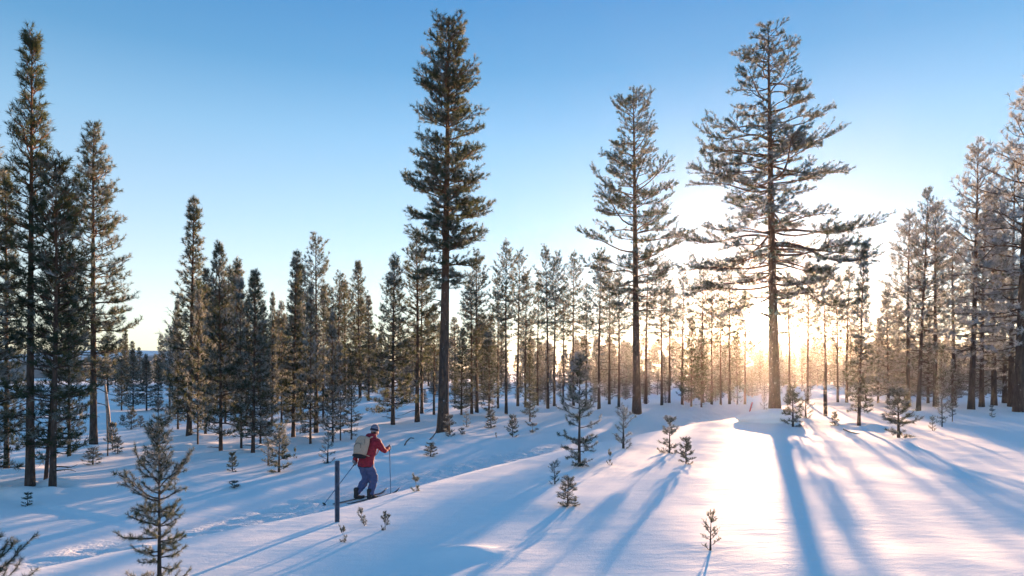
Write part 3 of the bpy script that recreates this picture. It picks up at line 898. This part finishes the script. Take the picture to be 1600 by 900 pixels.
sap(650, 768, 745, 'crooked little sapling on the bank crest in front of the skier', 'stub', frost=.35, fat=.9, var=0)
sap(436, 738, 670, 'dense little sapling between the shaded stand and the trail', frost=.42, fat=1.1, var=3)
sap(419, 727, 688, 'thin-stemmed little sapling next to the dense one by the shaded stand', 'stick', frost=.45, fat=1.2)
sap(363, 737, 709, 'short sapling with dark raised twigs at the far side of the trail', frost=.3, fat=1.1, var=4)
sap(512, 724, 683, 'frail grey sapling with drooping low twigs behind the skier', 'stick', frost=.6, fat=1.35, var=0)
sap(461, 716, 701, 'tiny rusty sapling between the dense and the frail sapling', 'stub', frost=.2, fat=.6)
sap(366, 763, 751, 'buried sapling whose tips lie flat on the snow beside the trail', 'stub', frost=.35, fat=2.6, var=1)
sap(673, 713, 692, 'star-shaped small sapling in front of the skier beyond the trail', frost=.35, fat=1.7, var=2)
sap(703, 682, 650, 'bushy sapling at the foot of the tallest pine', frost=.45, fat=1.2, var=0)
sap(729, 667, 645, 'thin small sapling just past the tallest pine\'s foot', 'stick', frost=.5, fat=1.3)
sap(722, 680, 669, 'low spread tuft of sapling in the snow by the tallest pine', 'stub', frost=.45, fat=1.8)
sap(767, 669, 640, 'full little sapling in front of the middle stand', frost=.45, fat=1.2, var=1)
sap(801, 683, 650, 'narrow two-tiered sapling between the middle stand and the trail', frost=.3, fat=.9, var=2)
sap(775, 684, 676, 'tiny dark shoot in the snow near the two-tiered sapling', 'stub', frost=.2, fat=.6)
sap(832, 676, 662, 'pair of low frosty shoots below the lone small dark pine', 'stub', frost=.5, fat=1.8)
sap(1239, 667, 606, 'sunlit sapling at the end of the snow mound', frost=.3, fat=1.1, var=3)
sap(1259, 654, 612, 'frosty slim sapling behind the snow mound', 'stick', frost=.6, fat=1.3)
sap(1194, 648, 620, 'pale rimed sapling between the red marker stick and the broad pine', 'stick', frost=.7, fat=1.0)
sap(1304, 666, 643, 'tiny conical sapling between the mound and the tapering pine', frost=.4, fat=1.0, var=1)
sap(1404, 684, 612, 'tiered sapling with flat wide boughs before the frosted stand', frost=.5, fat=1.25, var=4)
sap(1457, 673, 652, 'dry broken-topped sapling next to the tiered sapling', 'stick', frost=.2, fat=1.2)
sap(1550, 652, 634, 'small rimed sapling at the foot of the frosted stand', frost=.6, fat=1.0)
sap(145, 726, 700, 'spreading little sapling in shade below the layered pine', frost=.4, fat=1.7, var=2)
sap(184, 709, 684, 'small sapling close beside the leaning broken birch', frost=.45, fat=1.3, var=3)
sap(176, 703, 664, 'slim small sapling nearest the leaning broken birch\'s foot', frost=.45, fat=.9, var=4)
sap(43, 791, 770, 'little golden-lit sapling at the foot of the dark left stand', frost=.15, fat=1.6, var=0)
sap(222, 728, 711, 'sapling with dark tip half hidden behind the large foreground sapling', frost=.35, fat=.9, var=1)
G8 = 'small saplings scattered in the far shaded clearing'
L8 = 'small frosted sapling out in the far shaded clearing'
for (px, b, t_) in ((205, 671, 640), (220, 668, 650), (247, 662, 628), (300, 652, 640), (234, 676, 668), (192, 664, 648), (262, 668, 660)):
    sap(px, b, t_, L8, frost=.5, fat=1.2, group=G8)

# ------------------------------------------------------------------ dead wood
def stick(name, pts, r, label, cat, mat=TWIG, sides=7, taper=.6):
    a = Acc(); P = np.array(pts, float); base = P[0].copy(); P = P - base
    # smooth the polyline a little
    n = 12; ts = np.linspace(0, len(P) - 1, n)
    Q_ = np.stack([np.interp(ts, np.arange(len(P)), P[:, i]) for i in range(3)], 1)
    a.tube(Q_, r * np.linspace(1, taper, n), sides)
    # close the end
    o = link(name, a.mesh(name, mat), loc=base)
    o.color = (0, 0, .03, 1)
    return tag(o, label, cat)

q = at(630, 697); z0 = q[2]
stick('bent_branch', [(q[0], q[1], z0 - .1), (q[0] + .10, q[1] + .05, z0 + .13), (q[0] + .24, q[1] + .05, z0 + .26), (q[0] + .36, q[1] + .1, z0 + .24)], .026, 'bare bent branch arching out of a snow hump beside the skier\'s path', 'branch')
q = at(668, 687); z0 = q[2]
stick('dead_branch', [(q[0], q[1], z0 - .08), (q[0] + .18, q[1], z0 + .08), (q[0] + .3, q[1] + .05, z0 + .25), (q[0] + .36, q[1] + .05, z0 + .5)], .026, 'curved dead branch rising from the snow at the tallest pine\'s foot', 'branch')
q = at(1290, 650); z0 = q[2]; hh = height(1290, 650, 566, q)
stick('dead_pole', [(q[0], q[1], z0 - .2), (q[0] - .02, q[1], z0 + hh * .5), (q[0] + .01, q[1], z0 + hh)], .085, 'bare dead pole of a topless trunk behind the mound', 'snag', BARK, 9, .7)
q = at(1172, 651); z0 = q[2]
mred = mat_plain('red_paint', (.40, .05, .06), .6, .15, 20)
stick('marker_stick', [(q[0] - .18, q[1] - .2, z0 - .15), (q[0] + .12, q[1] + .1, z0 + .55)], .028, 'leaning red marker stick beside the snow mound', 'stick', mred, 8, 1.0)
q = at(172, 690); z0 = q[2]; hh = height(172, 690, 600, q)
stick('broken_birch', [(q[0], q[1], z0 - .2), (q[0] - .08, q[1], z0 + hh * .5), (q[0] - .2, q[1], z0 + hh)], .11, 'leaning broken birch trunk in the shaded clearing', 'snag', BIRCH, 10, .3)
q = at(168, 713); z0 = q[2]; hh = height(168, 713, 655, q)
stick('dead_sapling', [(q[0], q[1], z0 - .1), (q[0] + .02, q[1], z0 + hh * .5), (q[0] - .03, q[1], z0 + hh)], .022, 'thin dead stem standing before the leaning broken birch', 'snag', TWIG, 6, .5)
q = at(1330, 677); z0 = q[2]
stick('fallen_twig', [(q[0] - .1, q[1] + .3, z0 + .1), (q[0], q[1] + .1, z0 + .03), (q[0] + .28, q[1] - .35, z0 - .04)], .022, 'dark twig lying on the snow below the tapering pine', 'twig')

# bare birch behind the shaded stand
def bare_birch(px, base, top, label):
    p = at(px, base); Ht = height(px, base, top, p)
    rnd = random.Random(5)
    e = bpy.data.objects.new('birch_tree', None); COL.objects.link(e); e.location = p
    tag(e, label, 'birch tree')
    a = Acc(); a.tube(np.array([(0, 0, -.2), (.05, 0, Ht * .4), (-.05, .05, Ht * .8), (0, 0, Ht)]), [.09, .07, .03, .006], 7)
    link('trunk', a.mesh('trunk', BIRCH), e)
    b = Acc()
    for i in range(46):
        t = rnd.uniform(.35, .97); az = rnd.uniform(0, 6.28); L = (1.05 - t) * Ht * .36 * rnd.uniform(.6, 1.1) + .3
        d = np.array([math.cos(az) * .65, math.sin(az) * .65, .8])
        p0 = np.array([0, 0, Ht * t]); pts = [p0, p0 + d * L * .5, p0 + d * L + np.array([0, 0, -.08 * L])]
        b.tube(np.array(pts), [.014, .009, .004], 4)
        for j in range(9):
            f = rnd.uniform(.25, 1); q0 = p0 + d * L * f; az2 = rnd.uniform(0, 6.28)
            dd = d * .7 + np.array([math.cos(az2) * .6, math.sin(az2) * .6, rnd.uniform(-.3, .5)])
            b.tube(np.array([q0, q0 + dd * L * .2, q0 + dd * L * .38 + np.array([0, 0, -.1 * L])]), [.007, .005, .003], 3)
    link('crown', b.mesh('crown', BIRCH), e)
bare_birch(272, 655, 486, 'bare leafless birch rising behind the shaded stand\'s edge')

# ------------------------------------------------------------------ snow mound before the broad pine
def snow_mound():
    cx = pxx(1200, H3[1] - 1.5, .3); cy = H3[1] - 1.5
    z0 = gz(cx, cy)
    n, m = 72, 18
    V = []
    for j in range(m + 1):
        f = j / m                                   # 0 bottom rim .. 1 top centre
        ang = f * math.pi / 2
        for i in range(n):
            a = i * 2 * math.pi / n
            c, s_ = math.cos(a), math.sin(a)
            ex = math.copysign(abs(c) ** .6, c) * 1.15; ey = math.copysign(abs(s_) ** .7, s_) * .62
            prof = math.cos(ang) ** .5
            under = 1 - .16 * max(0, 1 - f * 5) * (1 if c < .3 else .2)
            hgt = .46 * math.sin(ang) ** .75 * (1.0 - .28 * max(0, -c) + .12 * c)
            nz_ = float(vnoise(np.array([ex * 1.9 + 3]), np.array([ey * 2.3 + f]), 61)[0])
            V.append((ex * prof * under * (1 + .07 * nz_), ey * prof * under * (1 + .07 * nz_), hgt * (1 + .25 * nz_) + .0 - .05 * (f == 0)))
    V = np.array(V)
    q_ = []
    for j in range(m):
        for i in range(n):
            q_.append((j * n + i, j * n + (i + 1) % n, (j + 1) * n + (i + 1) % n, (j + 1) * n + i))
    me = make_mesh('snow_mound', V, quads=np.array(q_), mats=[SNOW], smooth=True)
    o = link('snow_mound', me, loc=(cx, cy, z0 - .02))
    tag(o, 'smooth pillow-like mound of snow lying at the broad pine\'s foot', 'snow mound')
snow_mound()

# ------------------------------------------------------------------ marker post
def marker_post():
    p = at(527, 816)
    Ht = height(527, 816, 720, p)
    w = .030
    # folded channel section: two lips and a web
    sec = [(-w, -.018), (-w * .55, -.018), (-w * .45, .010), (w * .45, .010), (w * .55, -.018), (w, -.018), (w, -.010), (w * .72, -.010), (w * .58, .020), (-w * .58, .020), (-w * .72, -.010), (-w, -.010)]
    k = len(sec)
    zs = [-.3, 0, Ht * .5, Ht - .004, Ht]
    V = []
    for i, z in enumerate(zs):
        sc = .94 if i == len(zs) - 1 else 1
        V += [(x * sc, y * sc, z) for (x, y) in sec]
    qd = []
    for i in range(len(zs) - 1):
        for j in range(k):
            qd.append((i * k + j, i * k + (j + 1) % k, (i + 1) * k + (j + 1) % k, (i + 1) * k + j))
    tr = []
    top = (len(zs) - 1) * k
    for (a, b, c, d) in ((0, 1, 10, 11), (1, 2, 9, 10), (2, 3, 8, 9), (3, 4, 7, 8), (4, 5, 6, 7)):
        qd.append((top + a, top + b, top + c, top + d))
    m = mat_plain('blue_grey_steel', (.085, .115, .175), .5, .2, 18, .15, .5, .3)
    o = link('marker_post', make_mesh('marker_post', np.array(V), quads=np.array(qd), mats=[m]), loc=p, rot=(0, 0, R(12)))
    tag(o, 'blue-grey steel channel post standing in the bank behind the skier', 'post')
marker_post()

# snow drifted up round the stems, with a small hollow at each foot
WELLS += [(pe[0], pe[1], 10), (ps[0], ps[1], 10), (p4[0], p4[1], 10), (P1[0], P1[1], 1.4), (P2[0], P2[1], 2.2)]
for (wx, wy, wh) in WELLS:
    if wy > 46 or wh < 4: continue
    k = min(1.0, .25 + wh / 9.0)
    d2 = (GROUND_CO[:, 0] - wx) ** 2 + ((GROUND_CO[:, 1] - wy)) ** 2
    m = d2 < 6.0
    dd = d2[m]
    nz_ = 1 + .8 * vnoise(GROUND_CO[m, 0] * 2.3, GROUND_CO[m, 1] * 2.3, 77)
    GROUND_CO[m, 2] += k * (.13 * nz_ * np.exp(-dd / (.75 * k) ** 2) - .13 * np.exp(-dd / (.30 * k) ** 2))
ground.data.vertices.foreach_set('co', GROUND_CO.astype(np.float32).ravel())
ground.data.update()

# ------------------------------------------------------------------ the skier
M_JACKET = mat_plain('red_jacket', (.25, .020, .038), .75, .14, 26, .25, .25)
M_TROUSER = mat_plain('blue_grey_trousers', (.085, .105, .21), .8, .08, 18, .3, .2)
M_SKIN = mat_plain('skin', (.50, .31, .23), .55, .05, 20)
M_GLOVE = mat_plain('grey_gloves', (.20, .22, .26), .8, .12, 40)
M_BOOT = mat_plain('dark_boots', (.030, .028, .032), .6, .2, 30)
M_PACK = mat_plain('beige_canvas', (.42, .32, .25), .85, .08, 60, .2)
M_PACKD = mat_plain('black_webbing', (.020, .020, .024), .75, .1, 60)
M_POLE = mat_plain('steel_blue_shaft', (.10, .14, .22), .35, .1, 10, 0, .5, .5)
M_BLACK = mat_plain('black_rubber', (.02, .02, .022), .6, .1, 30)
M_SKI = mat_plain('dark_ski', (.06, .06, .075), .4, .15, 9, 0, .5)
M_HAIR = mat_plain('dark_hair', (.03, .022, .018), .8, .2, 60)

def mat_hat():
    m, t, o = newmat('striped_wool')
    tcn = node(t, 'ShaderNodeTexCoord'); sp = node(t, 'ShaderNodeSeparateXYZ'); t.links.new(tcn.outputs['Object'], sp.inputs[0])
    mu = node(t, 'ShaderNodeMath', _operation='MULTIPLY'); mu.inputs[1].default_value = 26; t.links.new(sp.outputs['Z'], mu.inputs[0])
    fr = node(t, 'ShaderNodeMath', _operation='FRACT'); t.links.new(mu.outputs[0], fr.inputs[0])
    cr = ramp(t, [(0, (.19, .22, .30)), (.5, (.06, .085, .16))], 'CONSTANT'); t.links.new(fr.outputs[0], cr.inputs['Fac'])
    p = node(t, 'ShaderNodeBsdfPrincipled', Roughness=.95); t.links.new(cr.outputs[0], p.inputs['Base Color'])
    t.links.new(p.outputs[0], o.inputs['Surface'])
    return m

def ring_loft(rings, n=20):
    """rings: (centre, right axis*rx, other axis*ry) -> closed verts, faces"""
    V = []; F = []
    for c, a, b in rings:
        c, a, b = map(np.array, (c, a, b))
        for i in range(n):
            t = 2 * math.pi * i / n
            V.append(c + a * math.cos(t) + b * math.sin(t))
    m = len(rings)
    for j in range(m - 1):
        for i in range(n):
            F.append((j * n + i, j * n + (i + 1) % n, (j + 1) * n + (i + 1) % n, (j + 1) * n + i))
    V.append(np.array(rings[0][0], float)); V.append(np.array(rings[-1][0], float))
    a, b = len(V) - 2, len(V) - 1
    for i in range(n):
        F.append((a, (i + 1) % n, i)); F.append((b, (m - 1) * n + i, (m - 1) * n + (i + 1) % n))
    return V, F

def limb(pts, rad, n=14, sub=5):
    P = np.array(pts, float); m = (len(P) - 1) * sub + 1
    ts = np.linspace(0, len(P) - 1, m)
    # Catmull-like smoothing through interpolation then blur
    Q_ = np.stack([np.interp(ts, np.arange(len(P)), P[:, i]) for i in range(3)], 1)
    r = np.interp(ts, np.arange(len(P)), rad)
    for _ in range(3):
        Q_[1:-1] = (Q_[:-2] + 2 * Q_[1:-1] + Q_[2:]) / 4
    T = np.gradient(Q_, axis=0); T /= np.linalg.norm(T, axis=1)[:, None]
    rings = []
    ref = np.array([1., 0, 0]) if abs(T[0][0]) < .7 else np.array([0, 1., 0])
    for i in range(m):
        a = np.cross(T[i], ref); a /= np.linalg.norm(a); b = np.cross(T[i], a)
        rings.append((Q_[i], a * r[i], b * r[i]))
    # rounded ends
    c0, c1 = rings[0], rings[-1]
    rings = [(Q_[0] - T[0] * r[0] * .5, c0[1] * .6, c0[2] * .6)] + rings + [(Q_[-1] + T[-1] * r[-1] * .5, c1[1] * .6, c1[2] * .6)]
    return ring_loft(rings, n)

def blob(c, rx, ry, rz, tilt=0.0, p=1.0, n=20, m=12):
    """ellipsoid (p<1 boxier), tilted forward about x"""
    rings = []
    ct, st = math.cos(tilt), math.sin(tilt)
    ux = np.array([1., 0, 0]); uy = np.array([0, ct, -st]); uz = np.array([0, st, ct])
    V = []; F = []
    for j in range(m + 1):
        ph = -math.pi / 2 + math.pi * j / m
        cz = math.copysign(abs(math.sin(ph)) ** p, math.sin(ph)); cr = abs(math.cos(ph)) ** p
        for i in range(n):
            t = 2 * math.pi * i / n
            x = math.copysign(abs(math.cos(t)) ** p, math.cos(t)); y = math.copysign(abs(math.sin(t)) ** p, math.sin(t))
            V.append(np.array(c) + ux * rx * cr * x + uy * ry * cr * y + uz * rz * cz)
    for j in range(m):
        for i in range(n):
            F.append((j * n + i, j * n + (i + 1) % n, (j + 1) * n + (i + 1) % n, (j + 1) * n + i))
    return V, F

def fuse(name, shapes, mat, parent, voxel=.014, smooth=2, wr=0.0, wsc=16.0, seed=3, remesh=True):
    V = []; F = []
    for v, f in shapes:
        o = len(V); V += [tuple(x) for x in v]; F += [tuple(i + o for i in q_) for q_ in f]
    me = bpy.data.meshes.new(name); me.from_pydata(V, [], F); me.update()
    if remesh:
        tmp = bpy.data.objects.new('tmp', me); COL.objects.link(tmp)
        md = tmp.modifiers.new('r', 'REMESH'); md.mode = 'VOXEL'; md.voxel_size = voxel
        if smooth:
            ms = tmp.modifiers.new('s', 'SMOOTH'); ms.factor = .5; ms.iterations = smooth
        dg = bpy.context.evaluated_depsgraph_get()
        me2 = bpy.data.meshes.new_from_object(tmp.evaluated_get(dg))
        bpy.data.objects.remove(tmp); bpy.data.meshes.remove(me)
        me = me2; me.name = name
        if wr:
            n = len(me.vertices); co = np.zeros(n * 3); no = np.zeros(n * 3)
            me.vertices.foreach_get('co', co); me.vertices.foreach_get('normal', no)
            co = co.reshape(-1, 3); no = no.reshape(-1, 3)
            d = vnoise(co[:, 0] * wsc * .5 + co[:, 1] * wsc * .7, co[:, 2] * wsc, seed) + .5 * vnoise(co[:, 0] * wsc * 1.7 - co[:, 1] * wsc, co[:, 2] * wsc * 2.1 + 5, seed + 1)
            co = co + no * (wr * d)[:, None]
            me.vertices.foreach_set('co', co.astype(np.float32).ravel()); me.update()
    me.materials.clear(); me.materials.append(mat)
    me.polygons.foreach_set('use_smooth', np.ones(len(me.polygons), dtype=bool))
    return link(name, me, parent)

SK_Y = 15.8
SK_X = pxx(571, SK_Y, -1.0)
SK_Z = gz(SK_X, SK_Y) - .035
HEAD_A = R(31)                      # heading, clockwise from straight ahead
def skier_frame(name):
    e = bpy.data.objects.new(name, None); COL.objects.link(e)
    e.location = (SK_X, SK_Y, SK_Z); e.rotation_euler = (0, 0, -HEAD_A)
    return e

def skier():
    e = skier_frame('person')
    tag(e, 'person in red hooded jacket and striped beanie skiing away along the trail', 'person')
    RS, RE, RH = (.185, .19, 1.365), (.285, .30, 1.115), (.225, .575, 1.165)
    LS, LE, LH = (-.185, .17, 1.365), (-.30, .0, 1.09), (-.265, -.06, .835)
    LHip, LK, LA = (-.085, .01, .82), (-.085, .14, .47), (-.095, -.19, .15)
    RHip, RK, RA = (.085, .01, .82), (.09, .20, .48), (.095, .04, .11)
    X = np.array([1., 0, 0])
    def tr(z, y, rx, ry, lean=.32):
        return ((0, y, z), X * rx, np.array([0, math.cos(lean), -math.sin(lean)]) * ry)
    # body under the clothes, one continuous figure
    head = blob((0, .325, 1.575), .078, .098, .118, .25)
    body = [head, blob((0, .355, 1.53), .058, .07, .07, .2), blob((0, .425, 1.565), .014, .022, .026, .1), blob((.078, .315, 1.57), .012, .02, .032), blob((-.078, .315, 1.57), .012, .02, .032),
            blob((0, .412, 1.515), .028, .014, .010), limb([(0, .22, 1.38), (0, .29, 1.50)], [.06, .055]),
            ring_loft([tr(.80, 0, .15, .11, 0), tr(.95, .03, .14, .10), tr(1.2, .12, .16, .11), tr(1.36, .185, .14, .09), tr(1.42, .215, .07, .06)]),
            limb([RS, RE, RH], [.052, .042, .032]), limb([LS, LE, LH], [.052, .042, .032]), limb([LHip, LK, LA], [.085, .055, .042]), limb([RHip, RK, RA], [.085, .055, .042])]
    fuse('body', body, M_SKIN, e, .012, 1)
    for sx in (-.03, .03):
        fuse('eye', [blob((sx, .408, 1.592), .010, .008, .007)], M_BLACK, e, remesh=False)
    fuse('hair', [blob((0, .275, 1.535), .076, .05, .05, .25)], M_HAIR, e, .008, 1)
    # jacket
    jk = [ring_loft([tr(.775, -.005, .200, .155, .05), tr(.80, -.005, .205, .160, .05), tr(.90, .02, .198, .155, .15), tr(1.0, .05, .198, .152), tr(1.15, .10, .215, .158), tr(1.28, .155, .222, .148), tr(1.37, .19, .195, .12), tr(1.42, .215, .13, .095), tr(1.455, .235, .085, .08)]),
          limb([RS, RE, (.228, .53, 1.158)], [.083, .070, .054]), limb([LS, LE, (-.268, -.05, .87)], [.083, .070, .054]),
          blob((0, .165, 1.455), .125, .075, .075, .5, .85), blob((.07, .21, 1.46), .06, .07, .06), blob((-.07, .21, 1.46), .06, .07, .06)]
    jo = fuse('jacket', jk, M_JACKET, e, .014, 2, .016, 15.0, 3)
    fuse('hem_band', [ring_loft([tr(.768, -.005, .192, .148, .05), tr(.785, -.005, .198, .153, .05)], 24)], M_PACKD, jo, remesh=False)
    # trousers
    ts_ = [ring_loft([tr(.70, .01, .13, .11, 0), tr(.76, .005, .165, .128, 0), tr(.84, .0, .175, .135, 0), tr(.92, .02, .165, .12, .1)]),
           limb([LHip, LK, (-.095, -.15, .20)], [.125, .094, .084]), limb([RHip, RK, (.095, .055, .16)], [.125, .094, .082])]
    fuse('trousers', ts_, M_TROUSER, e, .014, 2, .030, 13.0, 21)
    # boots
    def boot(ax, ay, az, toe):
        t = np.array(toe, float); a = np.array((ax, ay, az), float)
        d = t - a; heel = a + np.array([0, -.045, -.075 if az < .13 else -.045])
        return [limb([a + np.array([0, -.01, .13]), a + np.array([0, -.005, .02]), heel * .6 + a * .4], [.062, .058, .05]), limb([heel, a * .35 + t * .65 + np.array([0, 0, -.01]), t], [.048, .046, .036])]
    for nm, pr_ in (('boot', boot(*LA, (-.095, .02, .035))), ('boot', boot(*RA, (.095, .235, .035)))):
        b = fuse(nm, pr_, M_BOOT, e, .010, 2)
    # gloves: palm, four curled fingers, thumb, closed round the grips
    def glove(h, gx):
        h = np.array(h, float); gx = np.array(gx, float); gx /= np.linalg.norm(gx)      # gx: along the pole, up
        fw = np.array([0, 1., 0]); fw = fw - gx * fw.dot(gx); fw /= np.linalg.norm(fw)
        sd_ = np.cross(fw, gx)
        s = [limb([h - fw * .075, h - fw * .03], [.040, .042])]
        for i, L in enumerate((.9, 1.0, .95, .8)):
            o = gx * (.034 - .022 * i)
            s.append(limb([h + o - fw * .03 + sd_ * .022, h + o + fw * .02 * L + sd_ * .032, h + o + fw * .036 * L, h + o + fw * .02 * L - sd_ * .028], [.0125, .012, .0115, .010], 8, 3))
        s.append(limb([h - fw * .05 - sd_ * .02 + gx * .02, h - sd_ * .034 + gx * .036, h + fw * .02 - sd_ * .02 + gx * .045], [.014, .0135, .011], 8, 3))
        return s
    for h, gx in ((RH, (.04, -.06, 1.0)), (LH, (-.02, .75, .62))):
        fuse('glove', glove(h, gx), M_GLOVE, e, .006, 1)
    # hat with folded band
    ha = fuse('hat', [blob((0, 0, 0), .092, .108, .105, 0, .92)], mat_hat(), e, .010, 1, .006, 30, 41)
    ha.location = (0, .315, 1.628); ha.rotation_euler = (-.28, 0, 0)
    bd = fuse('hat_band', [ring_loft([((0, 0, -.052), X * .080, np.array([0, .096, 0])), ((0, 0, -.048), X * .096, np.array([0, .111, 0])), ((0, 0, -.018), X * .098, np.array([0, .113, 0])), ((0, 0, -.012), X * .084, np.array([0, .10, 0]))], 28)], mat_plain('navy_wool', (.022, .026, .045), .95, .1, 60), ha, remesh=False)

    # backpack
    bp = skier_frame('backpack')
    tag(bp, 'beige canvas backpack with black base worn on the red jacket', 'backpack')
    til = .36
    uz = np.array([0, math.sin(til), math.cos(til)]); uy = np.array([0, math.cos(til), -math.sin(til)])
    c = np.array([0, .10, 1.16]) - uy * .245
    fuse('main_compartment', [blob(c + uz * .01, .168, .098, .245, til, .55, 28, 18)], M_PACK, bp, .011, 2, .008, 14, 51)
    pk = fuse('front_pocket', [blob(c - uy * .075 - uz * .055, .128, .056, .125, til, .55, 24, 14)], M_PACK, bp, .009, 2, .005, 16, 52)
    fuse('zipper', [limb([c - uy * .13 - uz * .06 + X * -.105, c - uy * .138 + uz * .018 - X * .095, c - uy * .136 + uz * .045 - X * .05, c - uy * .136 + uz * .05, c - uy * .136 + uz * .045 + X * .05, c - uy * .138 + uz * .018 + X * .095, c - uy * .13 - uz * .06 + X * .105], [.004] * 7, 6, 3)], M_PACKD, pk, remesh=False)
    fuse('base_panel', [blob(c - uz * .222 + uy * .005, .170, .104, .042, til, .6, 28, 10)], M_PACKD, bp, .010, 2)
    fuse('top_zipper', [limb([c + uz * .06 - uy * .085 - X * .155, c + uz * .165 - uy * .078 - X * .120, c + uz * .20 - uy * .07 - X * .06, c + uz * .205 - uy * .07, c + uz * .20 - uy * .07 + X * .06, c + uz * .165 - uy * .078 + X * .120, c + uz * .06 - uy * .085 + X * .155], [.0045] * 7, 6, 3)], M_PACKD, bp, remesh=False)
    fuse('haul_loop', [limb([c + uz * .225 + uy * .05 - X * .03, c + uz * .26 + uy * .05, c + uz * .225 + uy * .05 + X * .03], [.006] * 3, 6, 4)], M_PACKD, bp, remesh=False)
    for sx in (-1, 1):
        fuse('shoulder_strap', [limb([c + uz * .20 + uy * .06 + X * .07 * sx, np.array([.095 * sx, .18, 1.475]), np.array([.115 * sx, .30, 1.40]), np.array([.13 * sx, .335, 1.22]), np.array([.175 * sx, .22, 1.06]), np.array([.17 * sx, .06, .98]), c - uz * .17 + uy * .05 + X * .13 * sx], [.016, .020, .020, .018, .012, .010, .010], 10, 4)], M_PACK if sx else M_PACKD, bp, remesh=False)
        fuse('side_strap', [limb([c + uz * .06 + X * .150 * sx - uy * .03, c - uz * .10 + X * .155 * sx - uy * .03], [.008, .008], 6, 3)], M_PACKD, bp, remesh=False)

    # poles
    def pole(hand, tip, label, over=.07):
        p = skier_frame('ski_pole'); tag(p, label, 'ski pole')
        h = np.array(hand, float); t = np.array(tip, float)
        d = (h - t) / np.linalg.norm(h - t)
        top = h + d * over
        fuse('shaft', [limb([t, top - d * .05], [.0075, .0095], 10, 6)], M_POLE, p, remesh=False)
        fuse('grip', [limb([h - d * .085, h, h + d * .05, top], [.013, .0155, .014, .018], 12, 4)], M_BLACK, p, remesh=False)
        a = np.cross(d, X); a /= np.linalg.norm(a); b = np.cross(d, a)
        ct = t + d * .07
        fuse('basket', [ring_loft([(ct - d * .006, a * .045, b * .045), (ct, a * .05, b * .05), (ct + d * .012, a * .018, b * .018)], 18)], M_BLACK, p, remesh=False)
        fuse('wrist_strap', [limb([top - d * .01, top - d * .06 - a * .03, h - d * .04 - a * .045, h - d * .02 - a * .01], [.004] * 4, 6, 4)], M_BLACK, p, remesh=False)
    def glocal(x, y):
        ca, sa = math.cos(HEAD_A), math.sin(HEAD_A)
        wx = SK_X + x * ca + y * sa; wy = SK_Y - x * sa + y * ca
        return gz(wx, wy) - SK_Z
    pole(RH, (.16, .70, glocal(.16, .70) - .03), 'ski pole planted upright in front of the person in red')
    pole(LH, (-.34, -1.0, glocal(-.34, -1.0) - .01), 'ski pole trailing slantwise behind the person in red', .10)
    # skis
    for sx, y0, lb in ((-.095, -.06, 'ski sliding behind under the person\'s raised heel'), (.095, .18, 'ski leading ahead under the person\'s flat boot')):
        k = skier_frame('ski'); tag(k, lb, 'ski')
        n = 26; V = []; 
        for i in range(n):
            f = i / (n - 1); y = y0 - .85 + 1.75 * f
            w = .030 * (1 - .25 * math.sin(math.pi * min(1, f * 1.05))) * (1 if f < .93 else max(.12, (1 - f) / .07))
            up = .16 * max(0, (f - .86) / .14) ** 2
            zz = .5 * (glocal(sx, y0 - .7) * (1 - f) + glocal(sx, y0 + .7) * f) + .5 * glocal(sx, y0) + up * .6 + .012
            V += [(sx - w, y, zz), (sx + w, y, zz), (sx + w, y, zz + .014), (sx - w, y, zz + .014)]
        q_ = []
        for i in range(n - 1):
            for j in range(4):
                q_.append((i * 4 + j, i * 4 + (j + 1) % 4, (i + 1) * 4 + (j + 1) % 4, (i + 1) * 4 + j))
        q_ += [(3, 2, 1, 0), ((n - 1) * 4, (n - 1) * 4 + 1, (n - 1) * 4 + 2, (n - 1) * 4 + 3)]
        link('blade', make_mesh('blade', np.array(V), quads=np.array(q_), mats=[M_SKI]), k)
        fuse('binding', [blob((sx, y0 + .07, glocal(sx, y0) + .04), .036, .05, .022, 0, .6)], M_BLACK, k, remesh=False)
skier()

# ------------------------------------------------------------------ haze
def haze():
    lo = np.array([-2600, -1000, -9.0]); hi = np.array([2600, 2750, 22.6])
    v = [(x, y, z) for x in (lo[0], hi[0]) for y in (lo[1], hi[1]) for z in (lo[2], hi[2])]
    q = [(0, 1, 3, 2), (4, 6, 7, 5), (0, 4, 5, 1), (2, 3, 7, 6), (0, 2, 6, 4), (1, 5, 7, 3)]
    m, t, o = newmat('frosty_air')
    pv = node(t, 'ShaderNodeVolumePrincipled', Density=HAZE, Anisotropy=.86)
    pv.inputs['Color'].default_value = (.95, .95, .97, 1)
    t.links.new(pv.outputs[0], o.inputs['Volume'])
    me = make_mesh('haze', v, quads=np.array(q), mats=[m])
    tag(link('haze', me), kind='stuff')
HAZE = .00015
haze()
